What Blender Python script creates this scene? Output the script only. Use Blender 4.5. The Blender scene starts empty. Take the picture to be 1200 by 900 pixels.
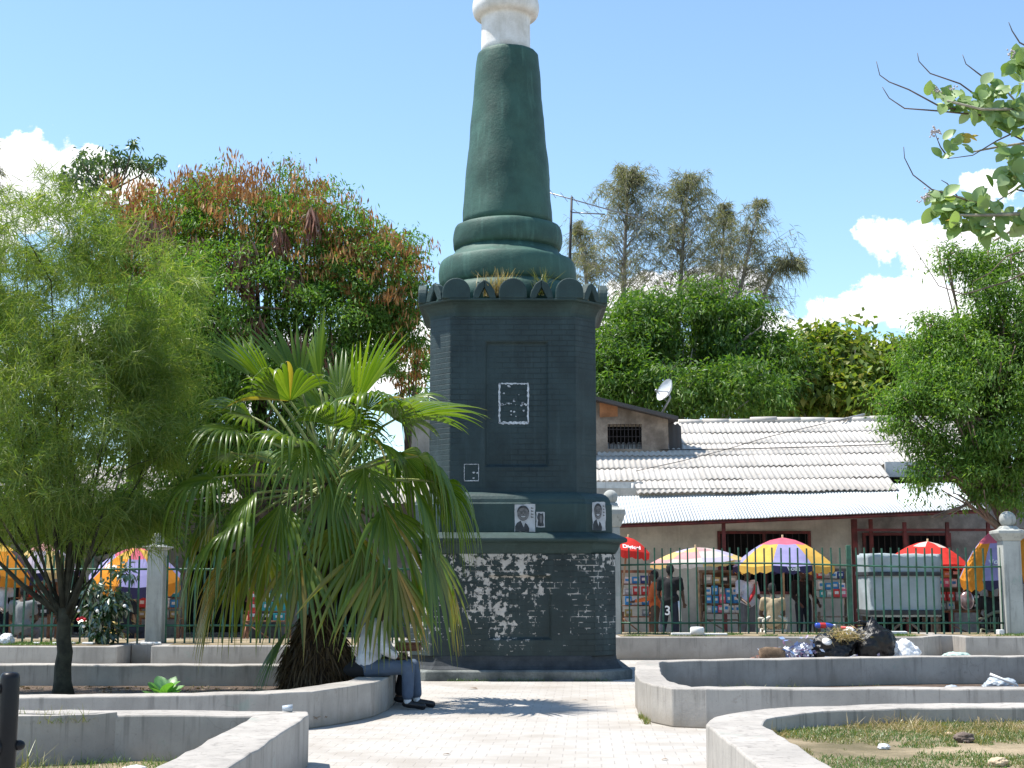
import bpy, bmesh, math, random
import numpy as np
from mathutils import Vector, Matrix, Euler, noise as mnoise
random.seed(7); RNG = np.random.default_rng(11)
C = bpy.context.scene.collection
SC = bpy.context.scene
PI = math.pi
# ---------------------------------------------------------------- camera model
F = 1667.0; CH = 1.45; PITCH = math.atan(228.0/F); cp, sp = math.cos(PITCH), math.sin(PITCH)
def at(px, py, Y):
    """world point seen at photo pixel (px,py) at distance Y along the square"""
    dz = Y*math.tan(PITCH+math.atan((450.0-py)/F))
    return Vector(((px-600.0)/F*(Y*cp+dz*sp), Y, CH+dz))
def gy(py, z=0.0):
    return (z-CH)/math.tan(PITCH+math.atan((450.0-py)/F))
def gp(px, py, z=0.0):
    return at(px, py, gy(py, z))
def ppm(Y): return F/Y
# ---------------------------------------------------------------- mesh builder
class MB:
    def __init__(s): s.v=[]; s.f=[]; s.m=[]; s.sm=[]
    def add(s, vs, fs, mi=0, smooth=False):
        b=len(s.v); s.v.extend([tuple(v) for v in vs])
        for f in fs: s.f.append(tuple(b+i for i in f)); s.m.append(mi); s.sm.append(smooth)
        return s
    def box(s, c, d, rz=0.0, mi=0, rx=0.0, ry=0.0):
        x,y,z=d[0]/2,d[1]/2,d[2]/2
        R=Euler((rx,ry,rz)).to_matrix(); c=Vector(c)
        vs=[c+R@Vector((a*x,b*y,e*z)) for e in(-1,1) for a,b in((-1,-1),(1,-1),(1,1),(-1,1))]
        return s.add(vs,[(3,2,1,0),(4,5,6,7),(0,1,5,4),(1,2,6,5),(2,3,7,6),(3,0,4,7)],mi)
    def tube(s, pts, rad, seg=8, mi=0, cap=True, smooth=True):
        pts=[Vector(p) for p in pts]; n=len(pts)
        if not hasattr(rad,'__len__'): rad=[rad]*n
        vs=[]; ref=None
        for i,p in enumerate(pts):
            t=(pts[min(i+1,n-1)]-pts[max(i-1,0)])
            if t.length<1e-9: t=Vector((0,0,1))
            t.normalize()
            if ref is None:
                ref=Vector((1,0,0)) if abs(t.x)<0.8 else Vector((0,1,0))
            u=(ref-t*ref.dot(t))
            if u.length<1e-6: u=t.orthogonal()
            u.normalize(); ref=u; w=t.cross(u)
            for k in range(seg):
                a=2*PI*k/seg; vs.append(p+(u*math.cos(a)+w*math.sin(a))*rad[i])
        fs=[(i*seg+k,i*seg+(k+1)%seg,(i+1)*seg+(k+1)%seg,(i+1)*seg+k) for i in range(n-1) for k in range(seg)]
        if cap: fs.append(tuple(range(seg-1,-1,-1))); fs.append(tuple((n-1)*seg+k for k in range(seg)))
        return s.add(vs,fs,mi,smooth)
    def lathe(s, prof, c=(0,0,0), seg=24, mi=0, smooth=True, capb=True, capt=True):
        vs=[(c[0]+r*math.cos(2*PI*k/seg),c[1]+r*math.sin(2*PI*k/seg),c[2]+z) for r,z in prof for k in range(seg)]
        n=len(prof)
        fs=[(i*seg+k,i*seg+(k+1)%seg,(i+1)*seg+(k+1)%seg,(i+1)*seg+k) for i in range(n-1) for k in range(seg)]
        if capb: fs.append(tuple(range(seg-1,-1,-1)))
        if capt: fs.append(tuple((n-1)*seg+k for k in range(seg)))
        return s.add(vs,fs,mi,smooth)
    def ball(s, c, r, seg=12, rings=8, mi=0):
        if not hasattr(r,'__len__'): r=(r,r,r)
        vs=[(c[0],c[1],c[2]-r[2])]
        for i in range(1,rings):
            a=-PI/2+PI*i/rings
            for k in range(seg):
                b=2*PI*k/seg; vs.append((c[0]+r[0]*math.cos(a)*math.cos(b),c[1]+r[1]*math.cos(a)*math.sin(b),c[2]+r[2]*math.sin(a)))
        vs.append((c[0],c[1],c[2]+r[2])); fs=[]
        for k in range(seg): fs.append((0,1+(k+1)%seg,1+k))
        for i in range(rings-2):
            for k in range(seg):
                a=1+i*seg; fs.append((a+k,a+(k+1)%seg,a+seg+(k+1)%seg,a+seg+k))
        a=1+(rings-2)*seg; t=len(vs)-1
        for k in range(seg): fs.append((a+k,a+(k+1)%seg,t))
        return s.add(vs,fs,mi,True)
    def prism(s, poly, z0, z1, mi=0):
        n=len(poly); vs=[(x,y,z0) for x,y in poly]+[(x,y,z1) for x,y in poly]
        fs=[tuple(range(n-1,-1,-1)),tuple(range(n,2*n))]+[(i,(i+1)%n,n+(i+1)%n,n+i) for i in range(n)]
        return s.add(vs,fs,mi)
    def loft(s, rings, mi=0, smooth=False, capb=True, capt=True):
        n=len(rings[0]); vs=[p for r in rings for p in r]
        fs=[(i*n+k,i*n+(k+1)%n,(i+1)*n+(k+1)%n,(i+1)*n+k) for i in range(len(rings)-1) for k in range(n)]
        if capb: fs.append(tuple(range(n-1,-1,-1)))
        if capt: fs.append(tuple((len(rings)-1)*n+k for k in range(n)))
        return s.add(vs,fs,mi,smooth)
    def xz(s, poly, y0, y1, mi=0):
        """outline in x,z given thickness along y"""
        n=len(poly); vs=[(x,y0,z) for x,z in poly]+[(x,y1,z) for x,z in poly]
        fs=[tuple(range(n)),tuple(range(2*n-1,n-1,-1))]+[((i+1)%n,i,n+i,n+(i+1)%n) for i in range(n)]
        return s.add(vs,fs,mi)
    def moved(s, M):
        s.v=[tuple(M@Vector(v)) for v in s.v]; return s
def origin(o):
    p=Vector((0,0,0))
    while o is not None: p=p+o.location; o=o.parent
    return p
def link(name, me, mats, parent=None, world=True, bevel=0, smooth_angle=None):
    if not isinstance(mats,(list,tuple)): mats=[mats]
    for m in mats: me.materials.append(m)
    o=bpy.data.objects.new(name, me); C.objects.link(o)
    if parent is not None:
        if world: me.transform(Matrix.Translation(-origin(parent)))
        o.parent=parent
    if bevel:
        b=o.modifiers.new('bevel','BEVEL'); b.width=bevel; b.segments=2; b.limit_method='ANGLE'; b.angle_limit=0.6
    return o
def put(name, mb, mats, parent=None, world=True, bevel=0, fix=False):
    me=bpy.data.meshes.new(name); me.from_pydata(mb.v,[],mb.f)
    me.polygons.foreach_set('material_index',mb.m); me.polygons.foreach_set('use_smooth',mb.sm)
    if fix:
        bm=bmesh.new(); bm.from_mesh(me); bmesh.ops.remove_doubles(bm,verts=bm.verts,dist=1e-5); bmesh.ops.recalc_face_normals(bm,faces=bm.faces); bm.to_mesh(me); bm.free()
    me.update()
    return link(name,me,mats,parent,world,bevel)
def npmesh(name, V, Q, mats, parent=None, world=True, mi=None, smooth=False):
    V=np.asarray(V,dtype=np.float32).reshape(-1,3); Q=np.asarray(Q,dtype=np.int32)
    k=Q.shape[1]; me=bpy.data.meshes.new(name)
    me.vertices.add(len(V)); me.vertices.foreach_set('co',V.ravel())
    me.loops.add(Q.size); me.loops.foreach_set('vertex_index',Q.ravel())
    me.polygons.add(len(Q)); me.polygons.foreach_set('loop_start',np.arange(0,Q.size,k,dtype=np.int32))
    if mi is not None: me.polygons.foreach_set('material_index',np.asarray(mi,dtype=np.int32))
    me.polygons.foreach_set('use_smooth',np.full(len(Q),smooth))
    me.update(calc_edges=True); me.validate()
    return link(name,me,mats,parent,world)
def tag(o,label,cat,group=None,kind=None):
    if label: o['label']=label
    if cat: o['category']=cat
    if group: o['group']=group
    if kind: o['kind']=kind
    return o
def thing(name,label,cat,loc,group=None):
    o=bpy.data.objects.new(name,None); C.objects.link(o); o.location=loc; o.empty_display_size=0.2
    return tag(o,label,cat,group)
def struct(o,label=None):
    o['kind']='structure'
    if label: o['label']=label
    return o
def copy_tree(o,parent=None):
    c=o.copy(); C.objects.link(c); c.parent=parent
    for ch in o.children: copy_tree(ch,c)
    return c
# ---------------------------------------------------------------- materials
MATS={}
def new_mat(name):
    m=bpy.data.materials.new(name); m.use_nodes=True; nt=m.node_tree; nt.nodes.clear()
    out=nt.nodes.new('ShaderNodeOutputMaterial'); return m,nt,out
class N:
    """small node helper"""
    def __init__(s,nt): s.nt=nt
    def n(s,t,**k):
        x=s.nt.nodes.new(t)
        for a,b in k.items():
            if a.startswith('i_'):
                key=a[2:].replace('_',' ')
                key=int(key) if key.isdigit() else key
                x.inputs[key].default_value=b
            else: setattr(x,a,b)
        return x
    def l(s,a,b): s.nt.links.new(a,b)
    def noise(s,scale,vec=None,detail=4,rough=.55,dist=0):
        x=s.n('ShaderNodeTexNoise'); x.inputs['Scale'].default_value=scale; x.inputs['Detail'].default_value=detail
        x.inputs['Roughness'].default_value=rough; x.inputs['Distortion'].default_value=dist
        if vec is not None: s.l(vec,x.inputs['Vector'])
        return x.outputs['Fac']
    def ramp(s,fac,stops):
        r=s.n('ShaderNodeValToRGB'); e=r.color_ramp.elements
        while len(e)<len(stops): e.new(0.5)
        for i,(p,c) in enumerate(stops):
            e[i].position=p; e[i].color=(*c,1) if len(c)==3 else c
        s.l(fac,r.inputs['Fac']); return r.outputs['Color']
    def mix(s,fac,a,b,mode='MIX'):
        x=s.n('ShaderNodeMix',data_type='RGBA',blend_type=mode)
        for sock,v in((x.inputs[0],fac),(x.inputs[6],a),(x.inputs[7],b)):
            if hasattr(v,'is_output'): s.l(v,sock)
            elif hasattr(v,'__len__'): sock.default_value=(*v,1) if len(v)==3 else v
            else: sock.default_value=v
        return x.outputs[2]
    def math(s,op,a,b=0.0,c=None,clamp=False):
        x=s.n('ShaderNodeMath',operation=op); x.use_clamp=clamp
        for i,v in enumerate((a,b) if c is None else (a,b,c)):
            if hasattr(v,'is_output'): s.l(v,x.inputs[i])
            else: x.inputs[i].default_value=v
        return x.outputs[0]
    def mapr(s,v,a,b,c=0.0,d=1.0,smooth=True):
        x=s.n('ShaderNodeMapRange'); x.interpolation_type='SMOOTHSTEP' if smooth else 'LINEAR'
        s.l(v,x.inputs[0])
        for i,q in enumerate((a,b,c,d)): x.inputs[i+1].default_value=q
        return x.outputs[0]
    def pos(s): return s.n('ShaderNodeNewGeometry').outputs['Position']
    def scaled(s,vec,sc):
        x=s.n('ShaderNodeVectorMath',operation='MULTIPLY'); s.l(vec,x.inputs[0]); x.inputs[1].default_value=sc; return x.outputs[0]
    def bump(s,h,strength=.3,dist=.02):
        b=s.n('ShaderNodeBump'); b.inputs['Strength'].default_value=strength; b.inputs['Distance'].default_value=dist
        s.l(h,b.inputs['Height']); return b.outputs['Normal']
def srf(name,col,rough=.7,var=.25,scale=3.0,dark=None,bump=.25,bscale=None,bdist=.01,metal=0,spec=.4,fine=.12,streak=0.0,coat=0):
    """painted / cement / cloth surface with uneven colour, fine grain and relief"""
    if name in MATS: return MATS[name]
    m,nt,out=new_mat(name); h=N(nt); b=h.n('ShaderNodeBsdfPrincipled')
    P=h.pos(); dark=dark or tuple(c*(1-var*1.6) for c in col); lite=tuple(min(1,c*(1+var*.45)) for c in col)
    n1=h.noise(scale,P,5,.6); c=h.mix(h.mapr(n1,.3,.7),dark,lite)
    if fine:
        n2=h.noise(scale*14,P,3,.6); c=h.mix(h.mapr(n2,.35,.7,0,fine),c,tuple(x*.45 for x in col))
    if streak:
        n3=h.noise(1.0,h.scaled(P,(9,9,.7)),4,.6); c=h.mix(h.mapr(n3,.5,.75,0,streak),c,tuple(x*.35 for x in col))
    h.l(c,b.inputs['Base Color']); b.inputs['Roughness'].default_value=rough; b.inputs['Metallic'].default_value=metal
    b.inputs['Specular IOR Level'].default_value=spec
    if coat: b.inputs['Coat Weight'].default_value=coat
    if bump:
        n4=h.noise(bscale or scale*9,P,5,.65); h.l(h.bump(n4,bump,bdist),b.inputs['Normal'])
    h.l(b.outputs[0],out.inputs[0]); MATS[name]=m; return m
def leafmat(name,cols,trans=.35,rough=.45,gloss=.06,tcol=None):
    """leaf: each leaf takes its own tint; light passes through"""
    m,nt,out=new_mat(name); h=N(nt)
    g=h.n('ShaderNodeNewGeometry'); r=g.outputs['Random Per Island']
    k=len(cols); c=h.ramp(r,[(i/(k-1) if k>1 else 0,cc) for i,cc in enumerate(cols)])
    pn=h.noise(.9,g.outputs['Position'],2,.5); c=h.mix(h.mapr(pn,.35,.65,0,.35),c,tuple(x*.55 for x in cols[len(cols)//2]))
    d=h.n('ShaderNodeBsdfDiffuse'); t=h.n('ShaderNodeBsdfTranslucent'); gl=h.n('ShaderNodeBsdfGlossy'); gl.inputs['Roughness'].default_value=rough
    gl.inputs['Color'].default_value=(.8,.85,.8,1)
    h.l(c,d.inputs['Color'])
    tc=h.mix(1.0,c,tcol or (1.5,1.6,.55),'MULTIPLY'); h.l(tc,t.inputs['Color'])
    m1=h.n('ShaderNodeMixShader'); m1.inputs[0].default_value=trans; h.l(d.outputs[0],m1.inputs[1]); h.l(t.outputs[0],m1.inputs[2])
    m2=h.n('ShaderNodeMixShader'); m2.inputs[0].default_value=gloss; h.l(m1.outputs[0],m2.inputs[1]); h.l(gl.outputs[0],m2.inputs[2])
    h.l(m2.outputs[0],out.inputs[0]); return m
# ================================================================ world, light, camera
EL=math.radians(65); AZA=math.radians(-9)
TOSUN=Vector((-math.cos(AZA)*math.cos(EL),-math.sin(AZA)*math.cos(EL),math.sin(EL)))
def make_world():
    w=bpy.data.worlds.new('World'); SC.world=w; w.use_nodes=True; nt=w.node_tree; nt.nodes.clear(); h=N(nt)
    out=h.n('ShaderNodeOutputWorld'); bg=h.n('ShaderNodeBackground'); bg.inputs['Strength'].default_value=.128
    sky=h.n('ShaderNodeTexSky'); sky.sky_type='NISHITA'; sky.sun_disc=False; sky.sun_elevation=EL
    sky.sun_rotation=math.atan2(TOSUN.x,TOSUN.y); sky.altitude=40; sky.air_density=1.0; sky.dust_density=.15; sky.ozone_density=1.2
    tc=h.n('ShaderNodeTexCoord'); d=tc.outputs['Generated']; sx=h.n('ShaderNodeSeparateXYZ'); h.l(d,sx.inputs[0])
    yy=h.math('MAXIMUM',sx.outputs[1],.02); u=h.math('DIVIDE',sx.outputs[0],yy); v=h.math('DIVIDE',sx.outputs[2],yy)
    # cumulus banks, placed by compass bearing and height above the horizon
    def uv(px,py):
        vv=(450-py)/F; return ((px-600)/F*(cp+math.tan(PITCH+math.atan(vv))*sp), math.tan(PITCH+math.atan(vv)))
    banks=[(38,200,58,62),(70,228,80,58),(118,222,66,42),(10,245,70,70),(0,195,36,40),
           (1062,272,58,24),(1110,300,75,45),(1160,300,80,70),(1010,362,65,24),(1080,355,90,40),(1150,380,120,60),(1165,215,40,18),
           (470,395,60,30),(430,430,90,45),(760,345,60,28),(850,330,60,22),(700,390,100,45),(900,400,140,38),(560,420,120,40),(250,430,300,60),(-150,260,150,90),(1300,260,120,120),(1000,430,300,50)]
    cv=h.n('ShaderNodeCombineXYZ'); h.l(u,cv.inputs[0]); h.l(v,cv.inputs[1])
    wn=h.noise(22.0,cv.outputs[0],7,.62); wn2=h.noise(80.0,cv.outputs[0],5,.65)
    best=None
    for px,py,a,b in banks:
        u0,v0=uv(px,py); ea,eb=a*.95/F,b*.95/F
        e=h.math('ADD',h.math('POWER',h.math('MULTIPLY',h.math('SUBTRACT',u,u0),1/ea),2.0),h.math('POWER',h.math('MULTIPLY',h.math('SUBTRACT',v,v0),1/eb),2.0))
        k=h.math('SUBTRACT',1.0,e); best=k if best is None else h.math('MAXIMUM',best,k)
    f=h.math('ADD',h.math('ADD',best,h.math('MULTIPLY',h.math('SUBTRACT',wn,.5),4.2)),h.math('MULTIPLY',h.math('SUBTRACT',wn2,.5),1.6))
    mask=h.mapr(f,-.05,.40); fwd=h.mapr(sx.outputs[1],.1,.3); mask=h.math('MULTIPLY',mask,fwd)
    shade=h.noise(16.0,cv.outputs[0],4,.6)
    cc=h.mix(h.mapr(shade,.3,.6),(5.6,5.8,6.1),(7.6,7.6,7.6))
    skyc=h.mix(1.0,sky.outputs[0],(1.06,1.15,1.15),'MULTIPLY')
    h.l(h.mix(mask,skyc,cc),bg.inputs['Color']); h.l(bg.outputs[0],out.inputs[0])
make_world()
SC.view_settings.view_transform='Standard'; SC.view_settings.look='None'; SC.view_settings.gamma=1; SC.view_settings.exposure=0.72; SC.view_settings.use_curve_mapping=False
sl=bpy.data.lights.new('Sun','SUN'); sl.energy=5.0; sl.angle=math.radians(.53); sl.color=(1,.955,.88)
so=bpy.data.objects.new('Sun',sl); C.objects.link(so); so.rotation_euler=TOSUN.to_track_quat('Z','Y').to_euler(); so.location=(-8,5,20)
cam=bpy.data.cameras.new('Camera'); cam.sensor_width=36; cam.lens=36*F/1200; cam.clip_end=3000; cam.clip_start=.1
co=bpy.data.objects.new('Camera',cam); C.objects.link(co); co.location=(0,0,CH); co.rotation_euler=(PI/2+PITCH,0,0); SC.camera=co
SC.cycles.use_denoising=True
try: SC.cycles.denoiser='OPENIMAGEDENOISE'
except Exception: pass
SC.cycles.max_bounces=8; SC.cycles.transparent_max_bounces=8; SC.cycles.diffuse_bounces=4; SC.cycles.glossy_bounces=3; SC.cycles.transmission_bounces=4
# ================================================================ ground
def ground_mat():
    m,nt,out=new_mat('dry earth'); h=N(nt); b=h.n('ShaderNodeBsdfPrincipled'); P=h.pos()
    c=h.ramp(h.noise(.35,P,6,.6),[(.3,(.16,.13,.10)),(.55,(.24,.21,.17)),(.75,(.30,.27,.23))])
    h.l(c,b.inputs['Base Color']); b.inputs['Roughness'].default_value=.95; h.l(h.bump(h.noise(14,P,5),.4,.02),b.inputs['Normal']); h.l(b.outputs[0],out.inputs[0]); return m
def paver_mat():
    m,nt,out=new_mat('sunbleached pavers'); h=N(nt); b=h.n('ShaderNodeBsdfPrincipled'); P=h.pos()
    mp=h.n('ShaderNodeMapping'); h.l(P,mp.inputs[0]); mp.inputs['Rotation'].default_value=(0,0,math.radians(3))
    br=h.n('ShaderNodeTexBrick'); h.l(mp.outputs[0],br.inputs['Vector'])
    br.inputs['Scale'].default_value=1; br.inputs['Brick Width'].default_value=.21; br.inputs['Row Height'].default_value=.21; br.inputs['Mortar Size'].default_value=.008; br.inputs['Mortar Smooth'].default_value=.6
    br.inputs['Color1'].default_value=(.43,.405,.37,1); br.inputs['Color2'].default_value=(.385,.36,.33,1); br.inputs['Mortar'].default_value=(.34,.315,.285,1)
    c=h.mix(h.mapr(h.noise(.8,P,6,.65),.42,.68,0,.8),br.outputs['Color'],(.30,.265,.225))
    c=h.mix(h.mapr(h.noise(26,P,4,.7),.55,.75,0,.3),c,(.36,.33,.31))
    h.l(c,b.inputs['Base Color']); b.inputs['Roughness'].default_value=.85
    hh=h.math('ADD',h.math('MULTIPLY',br.outputs['Fac'],-1.0),h.math('MULTIPLY',h.noise(30,P,4),.5)); h.l(h.bump(hh,.5,.006),b.inputs['Normal'])
    h.l(b.outputs[0],out.inputs[0]); return m
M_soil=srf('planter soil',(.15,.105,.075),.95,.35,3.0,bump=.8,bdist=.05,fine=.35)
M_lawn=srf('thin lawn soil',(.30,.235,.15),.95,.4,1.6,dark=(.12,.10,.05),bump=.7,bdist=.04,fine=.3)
M_street=srf('dusty street',(.40,.375,.34),.9,.25,.6,bump=.4,fine=.3)
def sheet(name,x0,x1,y0,y1,z,mat,nx=1,ny=1,amp=0,label=None):
    V=[(x0+(x1-x0)*i/nx,y0+(y1-y0)*j/ny,z) for j in range(ny+1) for i in range(nx+1)]
    if amp: V=[(x,y,z+amp*(mnoise.noise(Vector((x*1.3,y*1.3,3.1)))+.5*mnoise.noise(Vector((x*4,y*4,7))))) for x,y,z in V]
    Q=[(j*(nx+1)+i,j*(nx+1)+i+1,(j+1)*(nx+1)+i+1,(j+1)*(nx+1)+i) for j in range(ny) for i in range(nx)]
    o=npmesh(name,V,Q,mat,smooth=bool(amp)); return struct(o,label)
sheet('ground',-700,700,-200,1500,-.012,ground_mat(),label='dry pale earth reaching to the horizon')
sheet('plaza',-14,14,2,27,0,paver_mat(),label='sunbleached square of small pavers round the monument')
sheet('street',-40,40,27.0,34.5,-.004,M_street,label='dusty street behind the railings where vendors sit')
# ================================================================ planters
def concrete_mat(name,base,stain=.5,seed=0.0):
    m,nt,out=new_mat(name); h=N(nt); b=h.n('ShaderNodeBsdfPrincipled'); P=h.n('ShaderNodeVectorMath',operation='ADD'); h.l(h.pos(),P.inputs[0]); P.inputs[1].default_value=(seed,seed*.7,0); P=P.outputs[0]
    c=h.mix(h.mapr(h.noise(1.3,P,6,.65),.3,.7),tuple(x*.78 for x in base),tuple(min(1,x*1.1) for x in base))
    st=h.noise(1.0,h.scaled(P,(7,7,.9)),5,.65); c=h.mix(h.mapr(st,.5,.72,0,stain),c,tuple(x*.5 for x in base))
    sz=h.n('ShaderNodeSeparateXYZ'); h.l(h.pos(),sz.inputs[0])
    n3=h.noise(5,P,5,.7); low=h.mapr(h.math('ADD',sz.outputs[2],h.math('MULTIPLY',n3,.25)),.06,.33,.75,0); c=h.mix(low,c,(.23,.19,.14))
    c=h.mix(h.mapr(h.noise(38,P,3,.7),.58,.72,0,.35),c,tuple(x*.5 for x in base))
    vo=h.n('ShaderNodeTexVoronoi',feature='DISTANCE_TO_EDGE'); wv=h.n('ShaderNodeVectorMath',operation='ADD'); h.l(P,wv.inputs[0]); nz=h.n('ShaderNodeTexNoise'); nz.inputs['Scale'].default_value=3; h.l(P,nz.inputs['Vector']); h.l(nz.outputs['Color'],wv.inputs[1]); h.l(wv.outputs[0],vo.inputs['Vector']); vo.inputs['Scale'].default_value=.75
    crk=h.math('MULTIPLY',h.mapr(vo.outputs['Distance'],.0,.006,1,0),h.mapr(h.noise(.7,P,2),.45,.6)); c=h.mix(h.math('MULTIPLY',crk,.38),c,tuple(x*.35 for x in base))
    dr=h.math('MULTIPLY',h.mapr(h.noise(1.0,h.scaled(P,(15,15,.5)),3,.6),.56,.68),h.mapr(sz.outputs[2],.08,.36,.0,.55)); c=h.mix(dr,c,tuple(x*.42 for x in base))
    chp=h.math('MULTIPLY',h.mapr(h.noise(9,P,4,.7),.63,.67),h.mapr(h.noise(1.6,P,2),.5,.6)); c=h.mix(h.math('MULTIPLY',chp,.35),c,(.24,.20,.165))
    gr=h.math('MULTIPLY',h.mapr(h.noise(2.3,P,4,.6),.62,.72),.35); c=h.mix(gr,c,(.20,.30,.25))
    h.l(c,b.inputs['Base Color']); b.inputs['Roughness'].default_value=.88
    h.l(h.bump(h.math('ADD',h.noise(24,P,5,.7),h.math('MULTIPLY',h.noise(3,P,3),1.5)),.35,.008),b.inputs['Normal'])
    h.l(b.outputs[0],out.inputs[0]); return m
M_con=[concrete_mat('weathered cement render %s'%k,(.375,.345,.31),.6,i*3.7) for i,k in enumerate(('pale','grey','stained'))]
def offset(poly,t):
    n=len(poly); res=[]
    for i in range(n):
        p0,p1,p2=Vector(poly[i-1]),Vector(poly[i]),Vector(poly[(i+1)%n])
        d1=(p1-p0).normalized(); d2=(p2-p1).normalized(); n1=Vector((-d1.y,d1.x)); n2=Vector((-d2.y,d2.x))
        b=(n1+n2); b=b/max(.35,b.length_squared)*2*.5 if b.length>1e-6 else n1
        q=p1+b*t*2/ max(1e-6,1) *.5*2 if False else p1+(n1+n2)*(t/(1+n1.dot(n2)) if n1.dot(n2)>-.7 else t)
        res.append((q.x,q.y))
    return res
def smooth_poly(poly,it=2,keep=()):
    for _ in range(it):
        out=[]; n=len(poly); k2=[]
        for i in range(n):
            p,q=Vector(poly[i]),Vector(poly[(i+1)%n])
            out.append(tuple(p*.75+q*.25)); out.append(tuple(p*.25+q*.75))
        poly=out
    return poly
def planter(name,label,poly,t,h,mat,soil_z=None,soil_mat=None,soil_label=None,group='low cement planter walls',base=0.0,amp=.02):
    """ring wall along a closed outline (counter-clockwise)"""
    rj=random.Random(len(label)); P2_=[]
    for i in range(len(poly)):
        a=Vector(poly[i]); b=Vector(poly[(i+1)%len(poly)]); m=max(1,int((b-a).length/.22)) if (b-a).length<12 else max(1,int((b-a).length/.5))
        for k in range(m): q=a.lerp(b,k/m); P2_.append((q.x+(rj.uniform(-.006,.006) if k else 0),q.y+(rj.uniform(-.006,.006) if k else 0)))
    poly=P2_; inn=offset(poly,t); n=len(poly); V=[]; Fc=[]
    for (a,b) in zip(poly,inn):
        hj=h+rj.uniform(-.005,.005); V+= [(a[0],a[1],base),(a[0],a[1],hj),(b[0],b[1],hj+rj.uniform(-.004,.004)),(b[0],b[1],base)]
    for i in range(n):
        j=(i+1)%n
        for k in range(4): Fc.append((i*4+k,j*4+k,j*4+(k+1)%4,i*4+(k+1)%4))
    mb=MB(); mb.add(V,Fc); o=put(name,mb,mat,bevel=.014,fix=True); tag(o,label,'planter',group)
    if soil_z is not None:
        xs=[p[0] for p in inn]; ys=[p[1] for p in inn]
        bm=bmesh.new(); vs=[bm.verts.new((x,y,soil_z)) for x,y in offset(poly,t*.5)]; bm.faces.new(vs)
        me=bpy.data.meshes.new('soil'); bm.to_mesh(me); bm.free()
        so_=link('soil',me,soil_mat or M_soil); struct(so_,soil_label)
    return o
# counter-clockwise outlines in metres
A=[(-6.5,6.0),(-1.59,6.0),(-1.585,11.35),(-1.62,11.55),(-1.75,11.66),(-3.1,11.72),(-9,11.74),(-9,6.0)]
planter('planter','low cement planter with wide flat rim, near left of the path, litter inside',A[1:],.41,.40,M_con[0],.05,M_lawn,'bare soil with weeds inside the front planter')
lens=[(-3.08,11.30),(-3.9,10.93)]; lens=[(-6.4,11.318),(-6.0,11.02),(-5.2,10.86),(-4.5,10.86),(-3.95,10.92),(-3.5,11.06),(-3.2,11.22),(-3.07,11.318)]
planter('planter','curved cement planter bulging out behind the black railing post, weeds in its rim',lens,.10,.418,M_con[2],.36,M_lawn,'dry soil in the curved planter')
B=[(-1.36,18.7),(-10,18.9),(-10,13.15),(-4.6,13.42),(-3.2,13.6),(-2.35,13.88),(-1.95,14.2),(-1.66,14.75),(-1.46,15.4),(-1.38,16.1)]
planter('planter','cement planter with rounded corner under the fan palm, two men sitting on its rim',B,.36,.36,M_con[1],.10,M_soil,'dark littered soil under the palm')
D=[(6.8,6.0),(6.8,12.2),(4.4,12.2),(3.1,12.06),(2.25,11.78),(1.78,11.38),(1.52,10.95),(1.385,10.4),(1.36,6.0)]
planter('planter','cement planter right of the path in front, full of dry grass',D,.40,.42,M_con[0],.30,M_lawn,'thin lawn and bare earth in the front planter')
E=[(8.5,14.25),(8.5,20.5),(5.5,20.3),(1.75,19.2),(1.60,18.7),(1.40,16.5),(1.36,15.5),(1.42,14.75),(1.58,14.33),(1.9,14.2)]
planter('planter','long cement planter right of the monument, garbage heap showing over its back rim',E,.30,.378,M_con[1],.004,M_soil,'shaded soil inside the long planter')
L1=[(-10,23.35),(gp(138,757,.36).x,23.35),(gp(138,757,.36).x,24.35),(-5.9,24.35),(-5.9,27.4),(-10,27.4)]
def wallbed(label,poly,h,mat,top,toplabel):
    mb=MB(); mb.prism(poly,-.01,h); o=put('planter',mb,mat,bevel=.015); tag(o,label,'planter','low cement planter walls')
    bm=bmesh.new(); vs=[bm.verts.new((x,y,h+.006)) for x,y in offset(poly,.22)]; bm.faces.new(vs); me=bpy.data.meshes.new('soil'); bm.to_mesh(me); bm.free(); struct(link('soil',me,top),toplabel)
x138=at(138,757,23.4).x; x177=at(177,757,23.6).x
wallbed('cement planter bed along the railings behind the feathery tree',[(-10,23.4),(x138,23.4),(x138,26.4),(-10,26.4)],.36,M_con[1],M_lawn,'thin grass on the bed by the left railings')
wallbed('cement planter bed along the railings behind the palm, rim strewn with white litter',[(x138+.01,24.2),(x177,24.2),(x177,23.6),(-1.9,23.6),(-1.9,26.4),(x138+.01,26.4)],.36,M_con[2],M_lawn,'shaded soil on the bed behind the palm')
xa=at(720,745,26).x; xb=at(1082,745,26).x; xc=at(1112,745,26.7).x; xd=at(1131,745,26.2).x
wallbed('cement planter bed along the railings right behind the garbage heap',[(1.75,26.0),(xb,26.0),(xb+.55,26.75),(xb+.55,30-1.6),(1.75,30-1.6)],.405,M_con[0],M_lawn,'grass fringe on the bed by the right railings')
wallbed('cement planter bed below the railing pillar with the lichened shaft',[(xd,26.2),(12,26.2),(12,28.4),(xb+.57,28.4),(xb+.57,26.95),(xd,26.95)],.40,M_con[2],M_lawn,'grass fringe by the far railings')
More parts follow.
